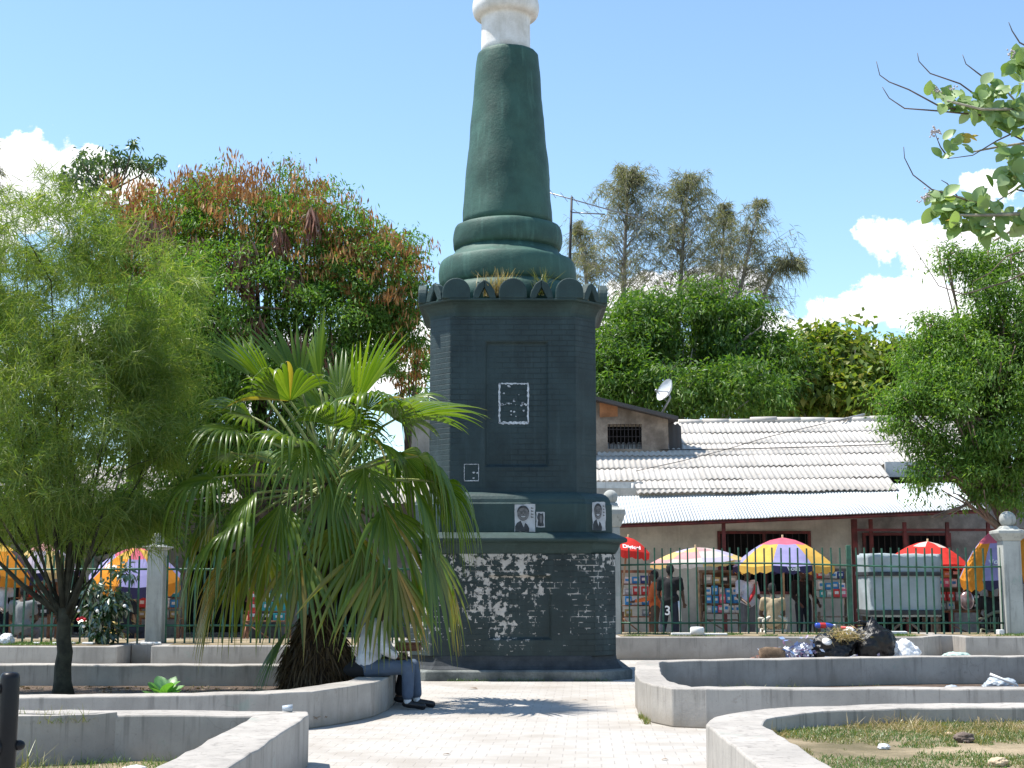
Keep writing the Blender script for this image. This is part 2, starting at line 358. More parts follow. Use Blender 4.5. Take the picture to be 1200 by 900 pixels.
# ================================================================ monument
MX,MY=0.013,22.4
def hwpx(px,Y): return (px-601)/F*Y
def zat(py,Y): return at(600,py,Y).z
def paint_mat(name,base,brick=.5,peel=None,wear=.3):
    m,nt,out=new_mat(name); h=N(nt); b=h.n('ShaderNodeBsdfPrincipled'); P=h.pos()
    sx=h.n('ShaderNodeSeparateXYZ'); h.l(P,sx.inputs[0]); cv=h.n('ShaderNodeCombineXYZ'); h.l(h.math('ADD',sx.outputs[0],sx.outputs[1]),cv.inputs[0]); h.l(sx.outputs[2],cv.inputs[1])
    c=h.mix(h.mapr(h.noise(1.7,P,6,.65),.3,.7),tuple(x*.72 for x in base),tuple(x*1.25 for x in base))
    st=h.noise(1.0,h.scaled(P,(8,8,.8)),5,.6); c=h.mix(h.mapr(st,.52,.75,0,wear),c,tuple(x*2.0+.015 for x in base))
    c=h.mix(h.mapr(h.noise(22,P,4,.7),.6,.75,0,.4),c,tuple(x*.4 for x in base))
    hh=h.noise(18,P,5,.7)
    if brick:
        br=h.n('ShaderNodeTexBrick'); h.l(cv.outputs[0],br.inputs['Vector']); br.inputs['Scale'].default_value=1; br.inputs['Brick Width'].default_value=.23; br.inputs['Row Height'].default_value=.082; br.inputs['Mortar Size'].default_value=.008; br.inputs['Mortar Smooth'].default_value=.4
        bm_=h.mapr(h.noise(.9,P,3),.42,.6,.15,1.0); hh=h.math('ADD',h.math('MULTIPLY',h.math('MULTIPLY',br.outputs['Fac'],-1.6*brick),bm_),hh)
        c=h.mix(h.math('MULTIPLY',h.math('MULTIPLY',br.outputs['Fac'],bm_),.45),c,tuple(x*.35 for x in base))
        if peel:
            z0,z1=peel
            grad=h.mapr(sx.outputs[2],z0,z1,-.13,.085,False)
            d1=h.noise(1.0,h.scaled(P,(13,13,12)),5,.62); d2=h.noise(1.7,P,4,.6)
            f=h.math('ADD',h.math('ADD',d1,grad),h.math('MULTIPLY',h.math('SUBTRACT',d2,.5),.72))
            pk=h.mapr(f,.565,.60)
            side=h.mapr(sx.outputs[0],.1,.9,0,.085); f2=h.math('SUBTRACT',f,side)
            d3=h.noise(30,P,3,.6); pk=h.mapr(h.math('ADD',f2,h.math('MULTIPLY',h.math('SUBTRACT',d3,.5),.16)),.555,.60)
            ml=h.math('MULTIPLY',h.mapr(f,.47,.53),h.mapr(br.outputs['Fac'],.5,.9)); pk=h.math('MAXIMUM',pk,h.math('MULTIPLY',ml,h.mapr(h.noise(3.1,P,2),.42,.55)))
            c=h.mix(pk,c,h.mix(h.noise(11,P,3),(.34,.31,.28),(.68,.64,.60))); hh=h.math('SUBTRACT',hh,pk)
    h.l(c,b.inputs['Base Color']); b.inputs['Roughness'].default_value=.62; b.inputs['Specular IOR Level'].default_value=.35
    h.l(h.bump(hh,.55,.012),b.inputs['Normal']); h.l(b.outputs[0],out.inputs[0]); return m
DK=(.026,.044,.047)
M_dkb=paint_mat('dark green paint on brick',DK,.8); M_dkp=paint_mat('peeling dark paint on brick',(.026,.040,.041),.8,(.25,2.0))
M_dks=paint_mat('dark green paint on render',(.027,.052,.050),0); M_grn=paint_mat('faded green paint',(.036,.088,.068),0,wear=.5)
M_plin=srf('stained plinth cement',(.17,.18,.17),.85,.5,2.2,dark=(.05,.06,.06),bump=.5,fine=.4); M_skirt=srf('scuffed skirting',(.05,.055,.06),.8,.6,2.5,dark=(.02,.025,.03),bump=.6,fine=.3)
M_wht=srf('white painted column head',(.78,.76,.74),.6,.12,3,dark=(.60,.57,.52),fine=.15,streak=.18)
mon=thing('monument','tall dark green brick monument with tapering column and white collar, posters pasted on it','monument',(MX,MY,0))
def ring(hw,ch,z,cx=0,cy=0):
    a=hw-ch; pts=[(-a,-hw),(a,-hw),(hw,-a),(hw,a),(a,hw),(-a,hw),(-hw,a),(-hw,-a)]
    return [(cx+x,cy+y,z) for x,y in pts]
def cloft(prof,**k):
    return MB().loft([ring(hw,ch,z) for hw,ch,z in prof],**k)
def panelled(hw,ch,z0,z1,px0,px1,pz0,pz1,dep):
    mb=MB(); a=hw-ch
    for q in range(4):
        R=Matrix.Rotation(q*PI/2,4,'Z'); m=MB()
        o=[(-a,-hw,z0),(a,-hw,z0),(a,-hw,z1),(-a,-hw,z1)]; i=[(px0,-hw,pz0),(px1,-hw,pz0),(px1,-hw,pz1),(px0,-hw,pz1)]
        d=dep*.7; b=[(px0+d,-hw+dep,pz0+d),(px1-d,-hw+dep,pz0+d),(px1-d,-hw+dep,pz1-d),(px0+d,-hw+dep,pz1-d)]
        m.add(o+i+b,[(0,1,5,4),(1,2,6,5),(2,3,7,6),(3,0,4,7),(4,5,9,8),(5,6,10,9),(6,7,11,10),(7,4,8,11),(8,9,10,11)])
        m.add([(a,-hw,z0),(hw,-a,z0),(hw,-a,z1),(a,-hw,z1)],[(0,1,2,3)])
        m.moved(R); mb.add(m.v,m.f)
    return mb
Yl=MY-1.1
h_low=hwpx(719.5,Yl); h_up=hwpx(699,MY-.9); h_band=hwpx(717,Yl); h_cor=hwpx(735,MY-1.3)
zpl=zat(788,MY-1.55); zs=.36; zc0=zat(649,MY-h_low); zc1=zat(630,MY-h_cor); zc2=zat(622,MY-h_band)
zb=zat(590,MY-h_band); zt=zat(576.5,MY-h_up); zu=zat(371,MY-h_up); zp=zat(353,MY-h_up-.1); 
ch=.32
h_pl=hwpx(739,MY-1.3)
mono_lo=lambda n,mb,m,bev=0.012: put(n,mb,m,mon,world=False,bevel=bev,fix=True)
mono_lo('plinth',cloft([(h_pl,.5,0),(h_pl,.5,.13),(h_pl-.03,.5,.15)]),M_plin)
mono_lo('skirting',cloft([(h_low+.10,.44,.15),(h_low+.05,.42,.20),(h_low+.02,.41,.27),(h_low+.004,.4,.345)]),M_skirt)
mono_lo('lower_shaft',panelled(h_low,ch,.345,zc0,-.36,.58-.02,zat(750,MY-h_low),zat(674,MY-h_low),.05),M_dkp)
mono_lo('cornice',cloft([(h_low+.01,.40,zc0),(h_low+.05,.41,zc0+.07),(h_cor-.10,.44,zc0+.15),(h_cor,.46,zc1-.05),(h_cor,.46,zc1),(h_band+.02,.42,zc2-.02)]),M_dks,.02)
hb=h_band; r_=hb-h_up
bandp=[(hb,.41,zc2-.02),(hb,.41,zb)]+[(h_up+.01+(r_-.03)*math.cos(t),.40,zb+.02+(zt-zb-.02)*math.sin(t)) for t in (0,.3,.6,.9,1.2,1.5)]
mono_lo('base_band',cloft(bandp),M_dks,.008)
k=(MY-h_up)/F
mono_lo('upper_shaft',panelled(h_up,ch,zt-.005,zu,(568-601)*k,(643-601)*k,zat(547,MY-h_up),zat(400,MY-h_up),.05),M_dkb)
h_par=hwpx(715.5,MY-1.0)
covep=[(h_up+.004+(h_par-.03-h_up)*(1-math.cos(t)),.40+.1*(1-math.cos(t)),zu+(zp-zu)*math.sin(t)*1.0) for t in (0,.3,.6,.9,1.2,1.57)]
mono_lo('parapet_cornice',cloft(covep+[(h_par-.02,.5,zp+.03)]),M_dks,.008)
zl=zat(325,MY-h_par)
# crest of round lobes and pierced gables round the parapet
def lobe(w,hh,t):
    pts=[(-w/2,0),(w/2,0)]+[(w/2*math.cos(a),hh-w/2+w/2*math.sin(a)) for a in [PI*i/12 for i in range(13)]]
    return MB().xz(pts,-t/2,t/2)
def gable(w,hh,t):
    mb=MB()
    out_=[(-w/2,0),(-w/2*.86,hh*.4),(-w/2*.5,hh*.8),(0,hh),(w/2*.5,hh*.8),(w/2*.86,hh*.4),(w/2,0)]; inn=[(-w*.24,.02),(0,hh*.6),(w*.24,.02)]
    L=[(-w/2,0),(-w*.24,.0),(0,hh*.6),(0,hh),(-w/2*.5,hh*.8),(-w/2*.86,hh*.4)]
    mb.xz(L,-t/2,t/2); mb.xz([(-x,z) for x,z in L][::-1],-t/2,t/2); return mb
a_=h_par-.5; hl=zl-zp-.03
spots=[]
for q in range(4):
    an=q*PI/2; R=Matrix.Rotation(an,4,'Z')
    for x,kind in((-.93,'l'),(0,'l'),(.93,'l'),(-.47,'g'),(.47,'g')): spots.append((R@Vector((x*a_/.93*.93 if False else x*(a_-.12)/.93,-h_par+.09,zp+.03)),an,kind))
    R2=Matrix.Rotation(an+PI/4,4,'Z'); dd=(h_par-.25)*math.sqrt(2)-.09
    spots.append((R2@Vector((0,-dd,zp+.03)),an+PI/4,'g'))
for v,an,kd in spots:
    mb=(lobe(.42,hl,.13) if kd=='l' else gable(.36,hl*.92,.13)).moved(Matrix.Translation(v)@Matrix.Rotation(an,4,'Z'))
    put('parapet_lobe' if kd=='l' else 'parapet_gable',mb,M_dks,mon,world=False,bevel=.015)
cx=(594.6-601)/F*MY
def rpx(p): return p/F*MY
zq=lambda py,w=0: zat(py,MY-w/F*MY)
domep=[(rpx(90),zp+.02),(rpx(88),zq(329,88)),(rpx(84),zq(325,84)),(rpx(78),zq(322.4,80))]
def dent(mb,amp=.010,s=2.2):
    out=[]
    for x,y,z in mb.v:
        r=math.hypot(x-cx,y); k=1+(amp*(mnoise.noise(Vector((x*s,y*s,z*s)))+.5*mnoise.noise(Vector((x*s*3,y*s*3,z*s*3)))))/max(r,.2); out.append((cx+(x-cx)*k,y*k,z+amp*.6*mnoise.noise(Vector((x*s+5,y*s,z*s)))))
    mb.v=out; return mb
mono_lo('dome_roof',MB().lathe(domep,(cx*.6,0,0),40),M_grn,0)
def torus(r_in,r_out,z0,z1,n=10):
    return [(r_in+(r_out-r_in)*math.cos(-PI/2+PI*i/n)**.7 if 0<i<n else r_in,z0+(z1-z0)*(.5+.5*math.sin(-PI/2+PI*i/n))) for i in range(n+1)]
tp=[(rpx(78),zq(324,80))]+torus(rpx(75),rpx(82),zq(322.5,80),zq(291,74))+[(rpx(68),zq(288,68)),(rpx(63),zq(285,63)),(rpx(60.5),zq(281,60))]
mono_lo('lower_torus',dent(MB().lathe(tp,(cx,0,0),64),.02),M_grn,0)
tp=[(rpx(60),zq(283,60))]+torus(rpx(60),rpx(65.5),zq(281,60),zq(253,58))+[(rpx(55),zq(252,55))]
mono_lo('upper_torus',dent(MB().lathe(tp,(cx,0,0),64),.02),M_grn,0)
colp=[]
for i in range(26):
    t=i/25; py=252.6+(56-252.6)*t; w=54.0+(38.2-54.0)*t+1.2*math.sin(PI*min(1,t*1.6)) ; w+=.25*math.sin(t*23)
    colp.append((rpx(w),zq(py,w)))
colp+=[(rpx(37.4),zq(52.5,38)),(rpx(35.6),zq(50.5,38)),(rpx(30),zq(49.5,38))]
mono_lo('column',dent(MB().lathe(colp,(cx,0,0),72),.016),M_grn,0)
tp=[(rpx(30.3),zq(54,38)),(rpx(30),zq(45,30)),(rpx(29.7),zq(14,30)),(rpx(30.6),zq(10.5,31))]+torus(rpx(33),rpx(41),zq(10,31),zq(-16,36))+[(rpx(26),zq(-10,30)),(rpx(24),zq(-30,26)),(rpx(18),zq(-44,18)),(rpx(8),zq(-52,8)),(.01,zq(-54))]
mono_lo('column_head',MB().lathe(tp,(cx-.03,0,0),40),M_wht,0)
# ---- posters
def poster_mat(name,frame,ink,scale,lo,hi,inner=None):
    pass
M_paper=srf('pasted paper',(.56,.56,.57),.8,.15,9,fine=.1,bump=.2); M_ink=srf('printed grey ink',(.06,.065,.07),.7,.3,12,bump=0); M_mid=srf('printed mid grey',(.20,.195,.195),.7,.3,20,bump=0); M_torn=srf('torn white paper',(.62,.64,.67),.9,.3,30,bump=.2)
def flat(poly,y,t=.004):
    return MB().xz(poly,y-t,y)
def rag(x0,x1,z0,z1,n,amp,seed):
    r=random.Random(seed); P=[]
    for (a,b) in(((x0,z0),(x1,z0)),((x1,z0),(x1,z1)),((x1,z1),(x0,z1)),((x0,z1),(x0,z0))):
        for i in range(n): t=i/n; P.append((a[0]+(b[0]-a[0])*t+r.uniform(-amp,amp),a[1]+(b[1]-a[1])*t+r.uniform(-amp,amp)))
    return P
def ell(cx,cz,a,b,n=18): return [(cx+a*math.cos(2*PI*i/n),cz+b*math.sin(2*PI*i/n)) for i in range(n)]
def portrait(label,px0,px1,py0,py1,seed,dirn=1):
    y=MY-h_band; p0=at(px0,py1,y); p1=at(px1,py0,y); w=p1.x-p0.x; hh=p1.z-p0.z; r=random.Random(seed)
    t=thing('poster',label,'poster',(p0.x,y,p0.z),'posters pasted on the monument')
    s=put('sheet',flat(rag(0,w,0,hh,7,.006,seed),-.004),M_paper,t,world=False)
    body=[(.03*w,0),(.7*w,0),(.72*w,.12*hh),(.62*w,.26*hh),(.45*w,.36*hh),(.3*w,.40*hh),(.12*w,.32*hh),(.03*w,.2*hh)]
    put('jacket',flat(body,-.009),M_ink,t,world=False)
    put('shirt_front',flat([(.30*w,.40*hh),(.45*w,.15*hh),(.52*w,.34*hh)],-.013),M_paper,t,world=False)
    put('face',flat(ell(.42*w,.66*hh,.29*w,.27*hh),-.0135),M_mid,t,world=False)
    mb=flat([(.42*w+.30*w*math.cos(a),.70*hh+.26*hh*math.sin(a)) for a in [PI*i/10 for i in range(11)]]+[(.42*w+.25*w*math.cos(a),.72*hh+.15*hh*math.sin(a)) for a in [PI*(10-i)/10 for i in range(11)]],-.018)
    put('hair',mb,M_ink,t,world=False)
    mb=MB()
    for q in(.34,.50): e=flat(ell(q*w,.68*hh,.045*w,.02*hh,8),-.018); mb.add(e.v,e.f); e=flat([(q*w-.06*w,.72*hh),(q*w+.06*w,.72*hh),(q*w+.05*w,.735*hh),(q*w-.05*w,.735*hh)],-.018); mb.add(e.v,e.f)
    e=flat([(.40*w,.60*hh),(.45*w,.60*hh),(.425*w,.66*hh)],-.018); mb.add(e.v,e.f); e=flat([(.26*w,.575*hh),(.58*w,.575*hh),(.50*w,.50*hh),(.34*w,.50*hh)],-.018); mb.add(e.v,e.f)
    put('features',mb,M_ink,t,world=False)
    mb=flat([(.29*w,.568*hh),(.55*w,.568*hh),(.49*w,.52*hh),(.35*w,.52*hh)],-.021); put('smile',mb,M_paper,t,world=False)
    mb=MB()
    for i in range(4):
        e=flat([(.80*w,(.50+.11*i)*hh),(.92*w,(.51+.11*i)*hh),(.92*w,(.54+.11*i)*hh),(.84*w,(.55+.11*i)*hh),(.80*w,(.58+.11*i)*hh)],-.009); mb.add(e.v,e.f)
    put('print_marks',mb,M_mid,t,world=False)
portrait('black and white portrait poster of a smiling man, torn at its lower left corner',603,627,591,623,3)
portrait('narrow black and white portrait poster by the right corner of the monument',694.5,709.5,588.5,621.5,5)
y=MY-h_band; p0=at(628.5,618,y); p1=at(638.5,600,y); w=p1.x-p0.x; hh=p1.z-p0.z
t=thing('poster','small dark poster with a thin pale border beside the portrait','poster',(p0.x,y,p0.z),'posters pasted on the monument')
put('sheet',flat(rag(0,w,0,hh,5,.004,8),-.004),M_paper,t,world=False); put('print',flat(rag(.02,w-.02,.02,hh-.02,6,.008,9),-.009),M_ink,t,world=False)
put('figure',flat(ell(w*.55,hh*.55,w*.14,hh*.28,10),-.013),M_mid,t,world=False)
def outline(label,px0,px1,py0,py1,Y,th,seed,specks):
    p0=at(px0,py1,Y); p1=at(px1,py0,Y); w=p1.x-p0.x; hh=p1.z-p0.z; r=random.Random(seed); mb=MB(); t=thing('poster',label,'poster',(p0.x,Y,p0.z),'posters pasted on the monument')
    def strip(a,b,th):
        n=22; a=Vector(a); b=Vector(b); d=(b-a); nn=Vector((-d.y,d.x)).normalized(); up=[]; dn=[]
        for i in range(n+1):
            q=a+d*i/n; up.append(tuple(q+nn*th*r.uniform(.3,1.0))); dn.append(tuple(q-nn*th*r.uniform(.2,.7)))
        for i in range(n): e=flat([dn[i],dn[i+1],up[i+1],up[i]],-.004); mb.add(e.v,e.f)
    strip((0,0),(w,0),th*1.5); strip((w,0),(w,hh),th); strip((w,hh),(0,hh),th); strip((0,hh),(0,0),th)
    for i in range(specks):
        c=(r.uniform(.05,.95)*w,r.choice((r.uniform(.45,.52),r.uniform(.05,.95)))*hh); s_=r.uniform(.006,.03)
        put('torn_scrap',flat([(c[0]+s_*r.uniform(.4,1.2)*math.cos(2*PI*i/7),c[1]+s_*.7*r.uniform(.4,1.2)*math.sin(2*PI*i/7)) for i in range(7)],-.004),M_torn,t,world=False)
    put('torn_border',mb,M_torn,t,world=False)
outline('large torn poster of which only a ragged white border is left, high on the shaft',585,619,449.5,496,MY-h_up+.05,.022,4,26)
outline('small poster outline left as a thin white border low on the upper shaft',544,561,544,563.5,MY-h_up,.008,6,3)
# ---- dry weeds on the parapet
def weeds(name,label,pts,n,hh,spread,mat,cat='weeds',bend=.5,wd=.006,kind=None,parent=None):
    V=[];Q=[]
    for (x,y,z) in pts:
        for _ in range(n):
            a=random.uniform(0,2*PI); L=hh*random.uniform(.4,1.1); b=random.uniform(0,bend); px=x+random.gauss(0,spread); py=y+random.gauss(0,spread)
            dx,dy=math.cos(a),math.sin(a); w=wd*random.uniform(.6,1.4); s=(-dy*w,dx*w); i=len(V)
            for t in(0,.5,1):
                r=b*L*t*t; ww=(1-t*.85); cx_,cy_,cz_=px+dx*r,py+dy*r,z+L*t*(1-.3*b*t)
                V+=[(cx_-s[0]*ww,cy_-s[1]*ww,cz_),(cx_+s[0]*ww,cy_+s[1]*ww,cz_)]
            Q+=[(i,i+1,i+3,i+2),(i+2,i+3,i+5,i+4)]
    o=npmesh(name,V,Q,mat); tag(o,label,cat,None,kind); return o
M_straw=leafmat('dry straw stems',[(.36,.25,.12),(.45,.34,.18),(.22,.20,.08)],.25); M_grass=leafmat('grass blades',[(.07,.12,.025),(.12,.17,.035),(.24,.22,.08),(.33,.27,.12)],.3)
M_gr2=leafmat('fresh grass blades',[(.05,.12,.02),(.09,.17,.03),(.14,.20,.05)],.35)
yp=MY-h_par+.25
def tuft(label,pxs,py,Y,n,hh,mat=None,sp_=.07):
    o=weeds('dry_weed',label,[tuple(at(p,py,Y)) for p in pxs],n,hh,sp_,mat or M_straw,'weed',.9,.007); o['group']='weeds on the parapet'
tuft('dry straw coloured weed bushing out of the parapet left of its middle',(574,580,588,595),347,yp,60,.42)
tuft('thin greenish weed standing in the parapet right of its middle',(632,636),345,yp,35,.42,M_grass,.05)
# ================================================================ railings and pillars
M_rail=srf('green railing paint',(.045,.15,.092),.5,.35,6,fine=.3,bump=.15); M_pil=concrete_mat('lichened pillar cement',(.40,.41,.385),.7,9.1)
def fence(label,xs,Y,zb,ztop,rails,posts,rail_fn=None,group='green railings round the square'):
    t=thing('fence',label,'fence',((xs[0]+xs[1])/2,Y,zb),group)
    L=xs[1]-xs[0]; n=int(round(L/.163)); bar=None
    for i in range(n+1):
        x=xs[0]+L*i/n
        if any(abs(x-p)<.07 for p in posts): continue
        if bar is None:
            mb=MB().box((0,0,(ztop-zb)/2),(.028,.028,ztop-zb)); bar=put('bar',mb,M_rail,t,world=False); b=bar
        else:
            b=bar.copy(); C.objects.link(b); b.parent=t
        b.location=(x-t.location.x,random.uniform(-.004,.004),random.uniform(-.01,.01)); b.rotation_euler=(0,random.uniform(-.008,.008),0)
    for z in rails:
        m=max(2,int(L/1.2)); pts=[(xs[0]+L*i/(m*4),Y-.028,z+(rail_fn(xs[0]+L*i/(m*4)) if rail_fn and z==rails[-1] else 0)+random.uniform(-.004,.004)) for i in range(m*4+1)]
        put('rail',MB().tube(pts,.020,6),M_rail,t)
    for p in posts: put('post',MB().box((p,Y+.01,(zb+ztop)/2+.02),(.085,.085,ztop-zb+.06)),M_rail,t,bevel=.006)
    return t
YR=27.5; zR=.40; r0=at(728,740,YR).x; r1=at(1176,740,YR).x; r2=at(1300,740,YR).x; ztR=zat(642,YR)
pm=at(1000-4,700,YR).x
fence('green iron railing in front of the covered cart and the big striped parasol',(r0,r1),YR,zR,ztR,(zat(730,YR),zat(661,YR)),(pm,),lambda x:.08*math.sin((x-r0)*.75)*.5-.02)
fence('green iron railing to the right of the lichened pillar',(r1+.5,r2+3),YR,zR,ztR,(zat(730,YR),zat(661,YR)),())
YL=24.6; zL=.36; l0=at(-60,750,YL).x; l1=at(172,750,YL).x; l2=at(194,750,YL).x; l3=at(482,750,YL).x; ztL=zat(651,YL)
fence('green iron railing behind the feathery tree',(l0-2.5,l1),YL,zL,ztL,(zat(733,YL),zat(667,YL)),())
fence('green iron railing behind the fan palm',(l2,l3),YL,zL,ztL,(zat(733,YL),zat(667,YL)),())
def pillar(label,px,Y,zb,pytop,pycap,wpx,ballpx):
    x=at(px,700,Y).x; w=wpx/F*Y; zt_=zat(pytop,Y); zc=zat(pycap,Y); rb=ballpx/2/F*Y
    t=thing('gate_pillar',label,'pillar',(x,Y,zb),'pillars of the railings')
    put('shaft',MB().box((x,Y,(zb+zc)/2),(w,w,zc-zb)),M_pil,t,bevel=.015)
    q=lambda hw,z:[(x-hw,Y-hw,z),(x+hw,Y-hw,z),(x+hw,Y+hw,z),(x-hw,Y+hw,z)]
    zb_=zt_-2*rb; ch_=(zb_-zc)
    put('capital',MB().loft([q(w/2+.004,zc),q(w/2+.02,zc+.02),q(w*.80,zc+ch_*.55),q(w*.80,zc+ch_*.75),q(w*.5,zc+ch_*.86),q(w*.34,zb_+.03)]),M_pil,t,bevel=.008,fix=True)
    put('ball_finial',MB().ball((x,Y,zt_-rb),rb,20,14),M_pil,t)
pillar('weathered pillar with ball top, green lichen down its shaft, by the striped parasol',1185,27.5,.39,599,648-14,21,19)
pillar('tall pillar with flared capital half hidden by the monument',716.5,27.3,.40,574,618,20,17)
pillar('pale pillar between the feathery tree and the palm',183,24.6,.35,624,651-6,19,15)
# ================================================================ buildings
M_wall=srf('grey beige render',(.52,.47,.40),.9,.2,1.2,bump=.3,fine=.15,streak=.3); M_red=srf('oxide red paint',(.14,.022,.02),.6,.35,5,bump=.2); M_dark=srf('painted interior shade',(.012,.011,.012),.9,.3,2,bump=0); M_block=srf('bare grey blocks',(.26,.235,.22),.95,.3,2.5,bump=.6,fine=.3)  # M_dark: indoor shade put into a near-black colour
M_fas=srf('white fascia paint',(.62,.62,.60),.8,.2,2,streak=.35); M_bar_d=srf('dark iron bars',(.03,.02,.02),.6,.3,9,bump=0)
def sheet_mat(name,base,rust,metal,rough,rs):
    m,nt,out=new_mat(name); h=N(nt); b=h.n('ShaderNodeBsdfPrincipled'); P=h.pos()
    c=h.mix(h.mapr(h.noise(1.1,P,6,.65),.3,.7),tuple(x*.8 for x in base),base)
    c=h.mix(h.mapr(h.noise(6,P,5,.7),.55,.75,0,rs),c,rust); c=h.mix(h.mapr(h.noise(1.0,h.scaled(P,(8,1.2,1.2)),4,.6),.52,.75,0,rs*.9),c,tuple(x*.55 for x in base))
    isl=h.n('ShaderNodeNewGeometry').outputs['Random Per Island']; c=h.mix(h.mapr(isl,0,1,0,.40,False),c,tuple(x*.6 for x in base))
    h.l(c,b.inputs['Base Color']); b.inputs['Roughness'].default_value=rough; b.inputs['Metallic'].default_value=metal
    h.l(h.bump(h.noise(30,P,4,.7),.3,.006),b.inputs['Normal']); h.l(b.outputs[0],out.inputs[0]); return m
M_fib=sheet_mat('old fibre cement sheets',(.62,.575,.52),(.28,.22,.17),0,.85,.62); M_tin=sheet_mat('galvanised sheets',(.56,.595,.61),(.32,.24,.19),.2,.55,.42)
M_rust_shade=sheet_mat('rusted sheet with shadow tone',(.10,.09,.085),(.16,.08,.05),0,.8,.6)  # rust patches over a base darkened to hold the side wall's shadow
def corrugated(x0,x1,lo,hi,pitch,amp,sheetw,jit=.01,seed=1,thick=.008,per=8):
    """corrugated sheets: lo/hi give (y,z) of lower / upper edge at x; each sheet its own piece"""
    r=random.Random(seed); V=[];Q=[]
    ns=max(1,int(round((x1-x0)/sheetw))); w=(x1-x0)/ns
    for s in range(ns):
        a=x0+s*w-.01; b=x0+(s+1)*w+.03; nx=max(4,int((b-a)/pitch*per)); dz=r.uniform(0,jit)+(.004 if s%2 else 0); d0=r.uniform(-jit*1.6,jit*1.6)
        i0=len(V)
        for i in range(nx+1):
            x=a+(b-a)*i/nx; o=amp*math.sin(2*PI*x/pitch)
            (y0,z0),(y1,z1)=lo(x),hi(x); d=Vector((0,y1-y0,z1-z0)).normalized()
            y0+=d.y*d0; z0+=d.z*d0
            V+=[(x,y0,z0+o+dz),(x,y1,z1+o+dz),(x,y0,z0+o+dz-thick),(x,y1,z1+o+dz-thick)]
        for i in range(nx):
            k=i0+i*4; Q+=[(k,k+4,k+5,k+1),(k+2,k+3,k+7,k+6),(k,k+2,k+6,k+4)]
    return V,Q
YW=36.0
house=thing('market_house','long grey house with patched pale corrugated roof, tin awning and dark red posts','house',(6,YW,0))
def P2(px,py,Y): v=at(px,py,Y); return v
xl=at(640,600,YW).x; xr=at(1330,600,YW).x
# facade with openings: build wall pieces between openings
def wall_with_holes(x0,x1,z0,z1,Y,th,holes):
    mb=MB(); xs=sorted(set([x0,x1]+[h[0] for h in holes]+[h[1] for h in holes]))
    for a,b in zip(xs,xs[1:]):
        hs=sorted([h for h in holes if h[0]<b-1e-6 and h[1]>a+1e-6],key=lambda h:h[2]); z=z0
        for h in hs:
            if h[2]-z>1e-3: mb.box(((a+b)/2,Y+th/2,(z+h[2])/2),(b-a,th,h[2]-z))
            z=h[3]
        if z1-z>1e-3: mb.box(((a+b)/2,Y+th/2,(z+z1)/2),(b-a,th,z1-z))
    return mb
w1=(at(842,624,YW).x,at(948,624,YW).x,zat(690,YW)-.1,zat(624,YW)); w2=(at(1012,624,YW).x,at(1112,624,YW).x,0.02,zat(626,YW))
d1=(at(893,624,YW).x,at(921,624,YW).x,0.02,zat(668,YW))
xm=at(1000,624,YW).x
put('wall',wall_with_holes(xl,xm,0,zat(572,YW),YW,.2,[w1]),M_wall,house,fix=True)
put('block_wall',wall_with_holes(xm+.002,xr,0,zat(592,YW),YW+.02,.2,[w2]),M_block,house,fix=True)
put('back_wall',MB().box(((xl+xr)/2,YW+6.1,2.1),(xr-xl,.2,4.2)),M_wall,house); put('room_shade_panel',MB().box(((xl+xr)/2,YW+2.2,1.6),(xr-xl,.1,3.2)),M_dark,house)  # black panel behind the windows paints the shade of the room
for (a,b,z0,z1) in (w1,w2):
    fr=MB(); t_=.07
    for x in(a,b,(a+b)/2): fr.box((x,YW-.02,(z0+z1)/2),(t_,.08,z1-z0+t_))
    fr.box(((a+b)/2,YW-.021,z1),(b-a,.082,t_)); fr.box(((a+b)/2,YW-.021,max(z0,.05)),(b-a,.082,t_))
    f=put('window_frame',fr,M_red,house,bevel=.006); f['label']='dark red frame' 
    g=MB()
    for i in range(14): g.box((a+(b-a)*(i+.5)/14,YW+.05,(z0+z1)/2),(.018,.018,z1-z0))
    put('grille',g,M_bar_d,f)
for px,w in((1001,.13),(1020.5,.09)):
    x=at(px,620,35.2).x; put('post',MB().box((x,35.2,1.45),(w,w,2.9)),M_red,house,bevel=.008)
for px in(848,1060,1110,1158):
    x=at(px,620,34.5).x; put('post',MB().box((x,34.5,1.40),(.085,.085,2.80)),M_red,house,bevel=.008)
put('awning_rail',MB().box((at(1120,622,34.5).x,34.5,zat(621,34.5)),(4.8,.06,.06)),M_red,house)
pl,pr=P2(735,613,34.2),P2(1105,598,34.2); ql,qr=P2(738,574,36.45),P2(1098,566,36.45)
def lin(a,b): 
    return lambda x:(a.y+(b.y-a.y)*(x-a.x)/(b.x-a.x),a.z+(b.z-a.z)*(x-a.x)/(b.x-a.x))
xa0=at(690,600,34.5).x; xa1=at(1150,600,34.5).x
V,Q=corrugated(xa0,xa1,lin(pl,pr),lin(ql,qr),.076,.010,.84,.008,3); o=npmesh('awning_roof',V,Q,M_tin,house,smooth=True); o['label']='pale blue grey tin awning'
b0=lin(pl,pr)(xa0); b1=lin(pl,pr)(xa1)
put('awning_beam',MB().tube([(xa0,b0[0]+.06,b0[1]-.06),(xa1,b1[0]+.06,b1[1]-.06)],.045,4),M_red,house)
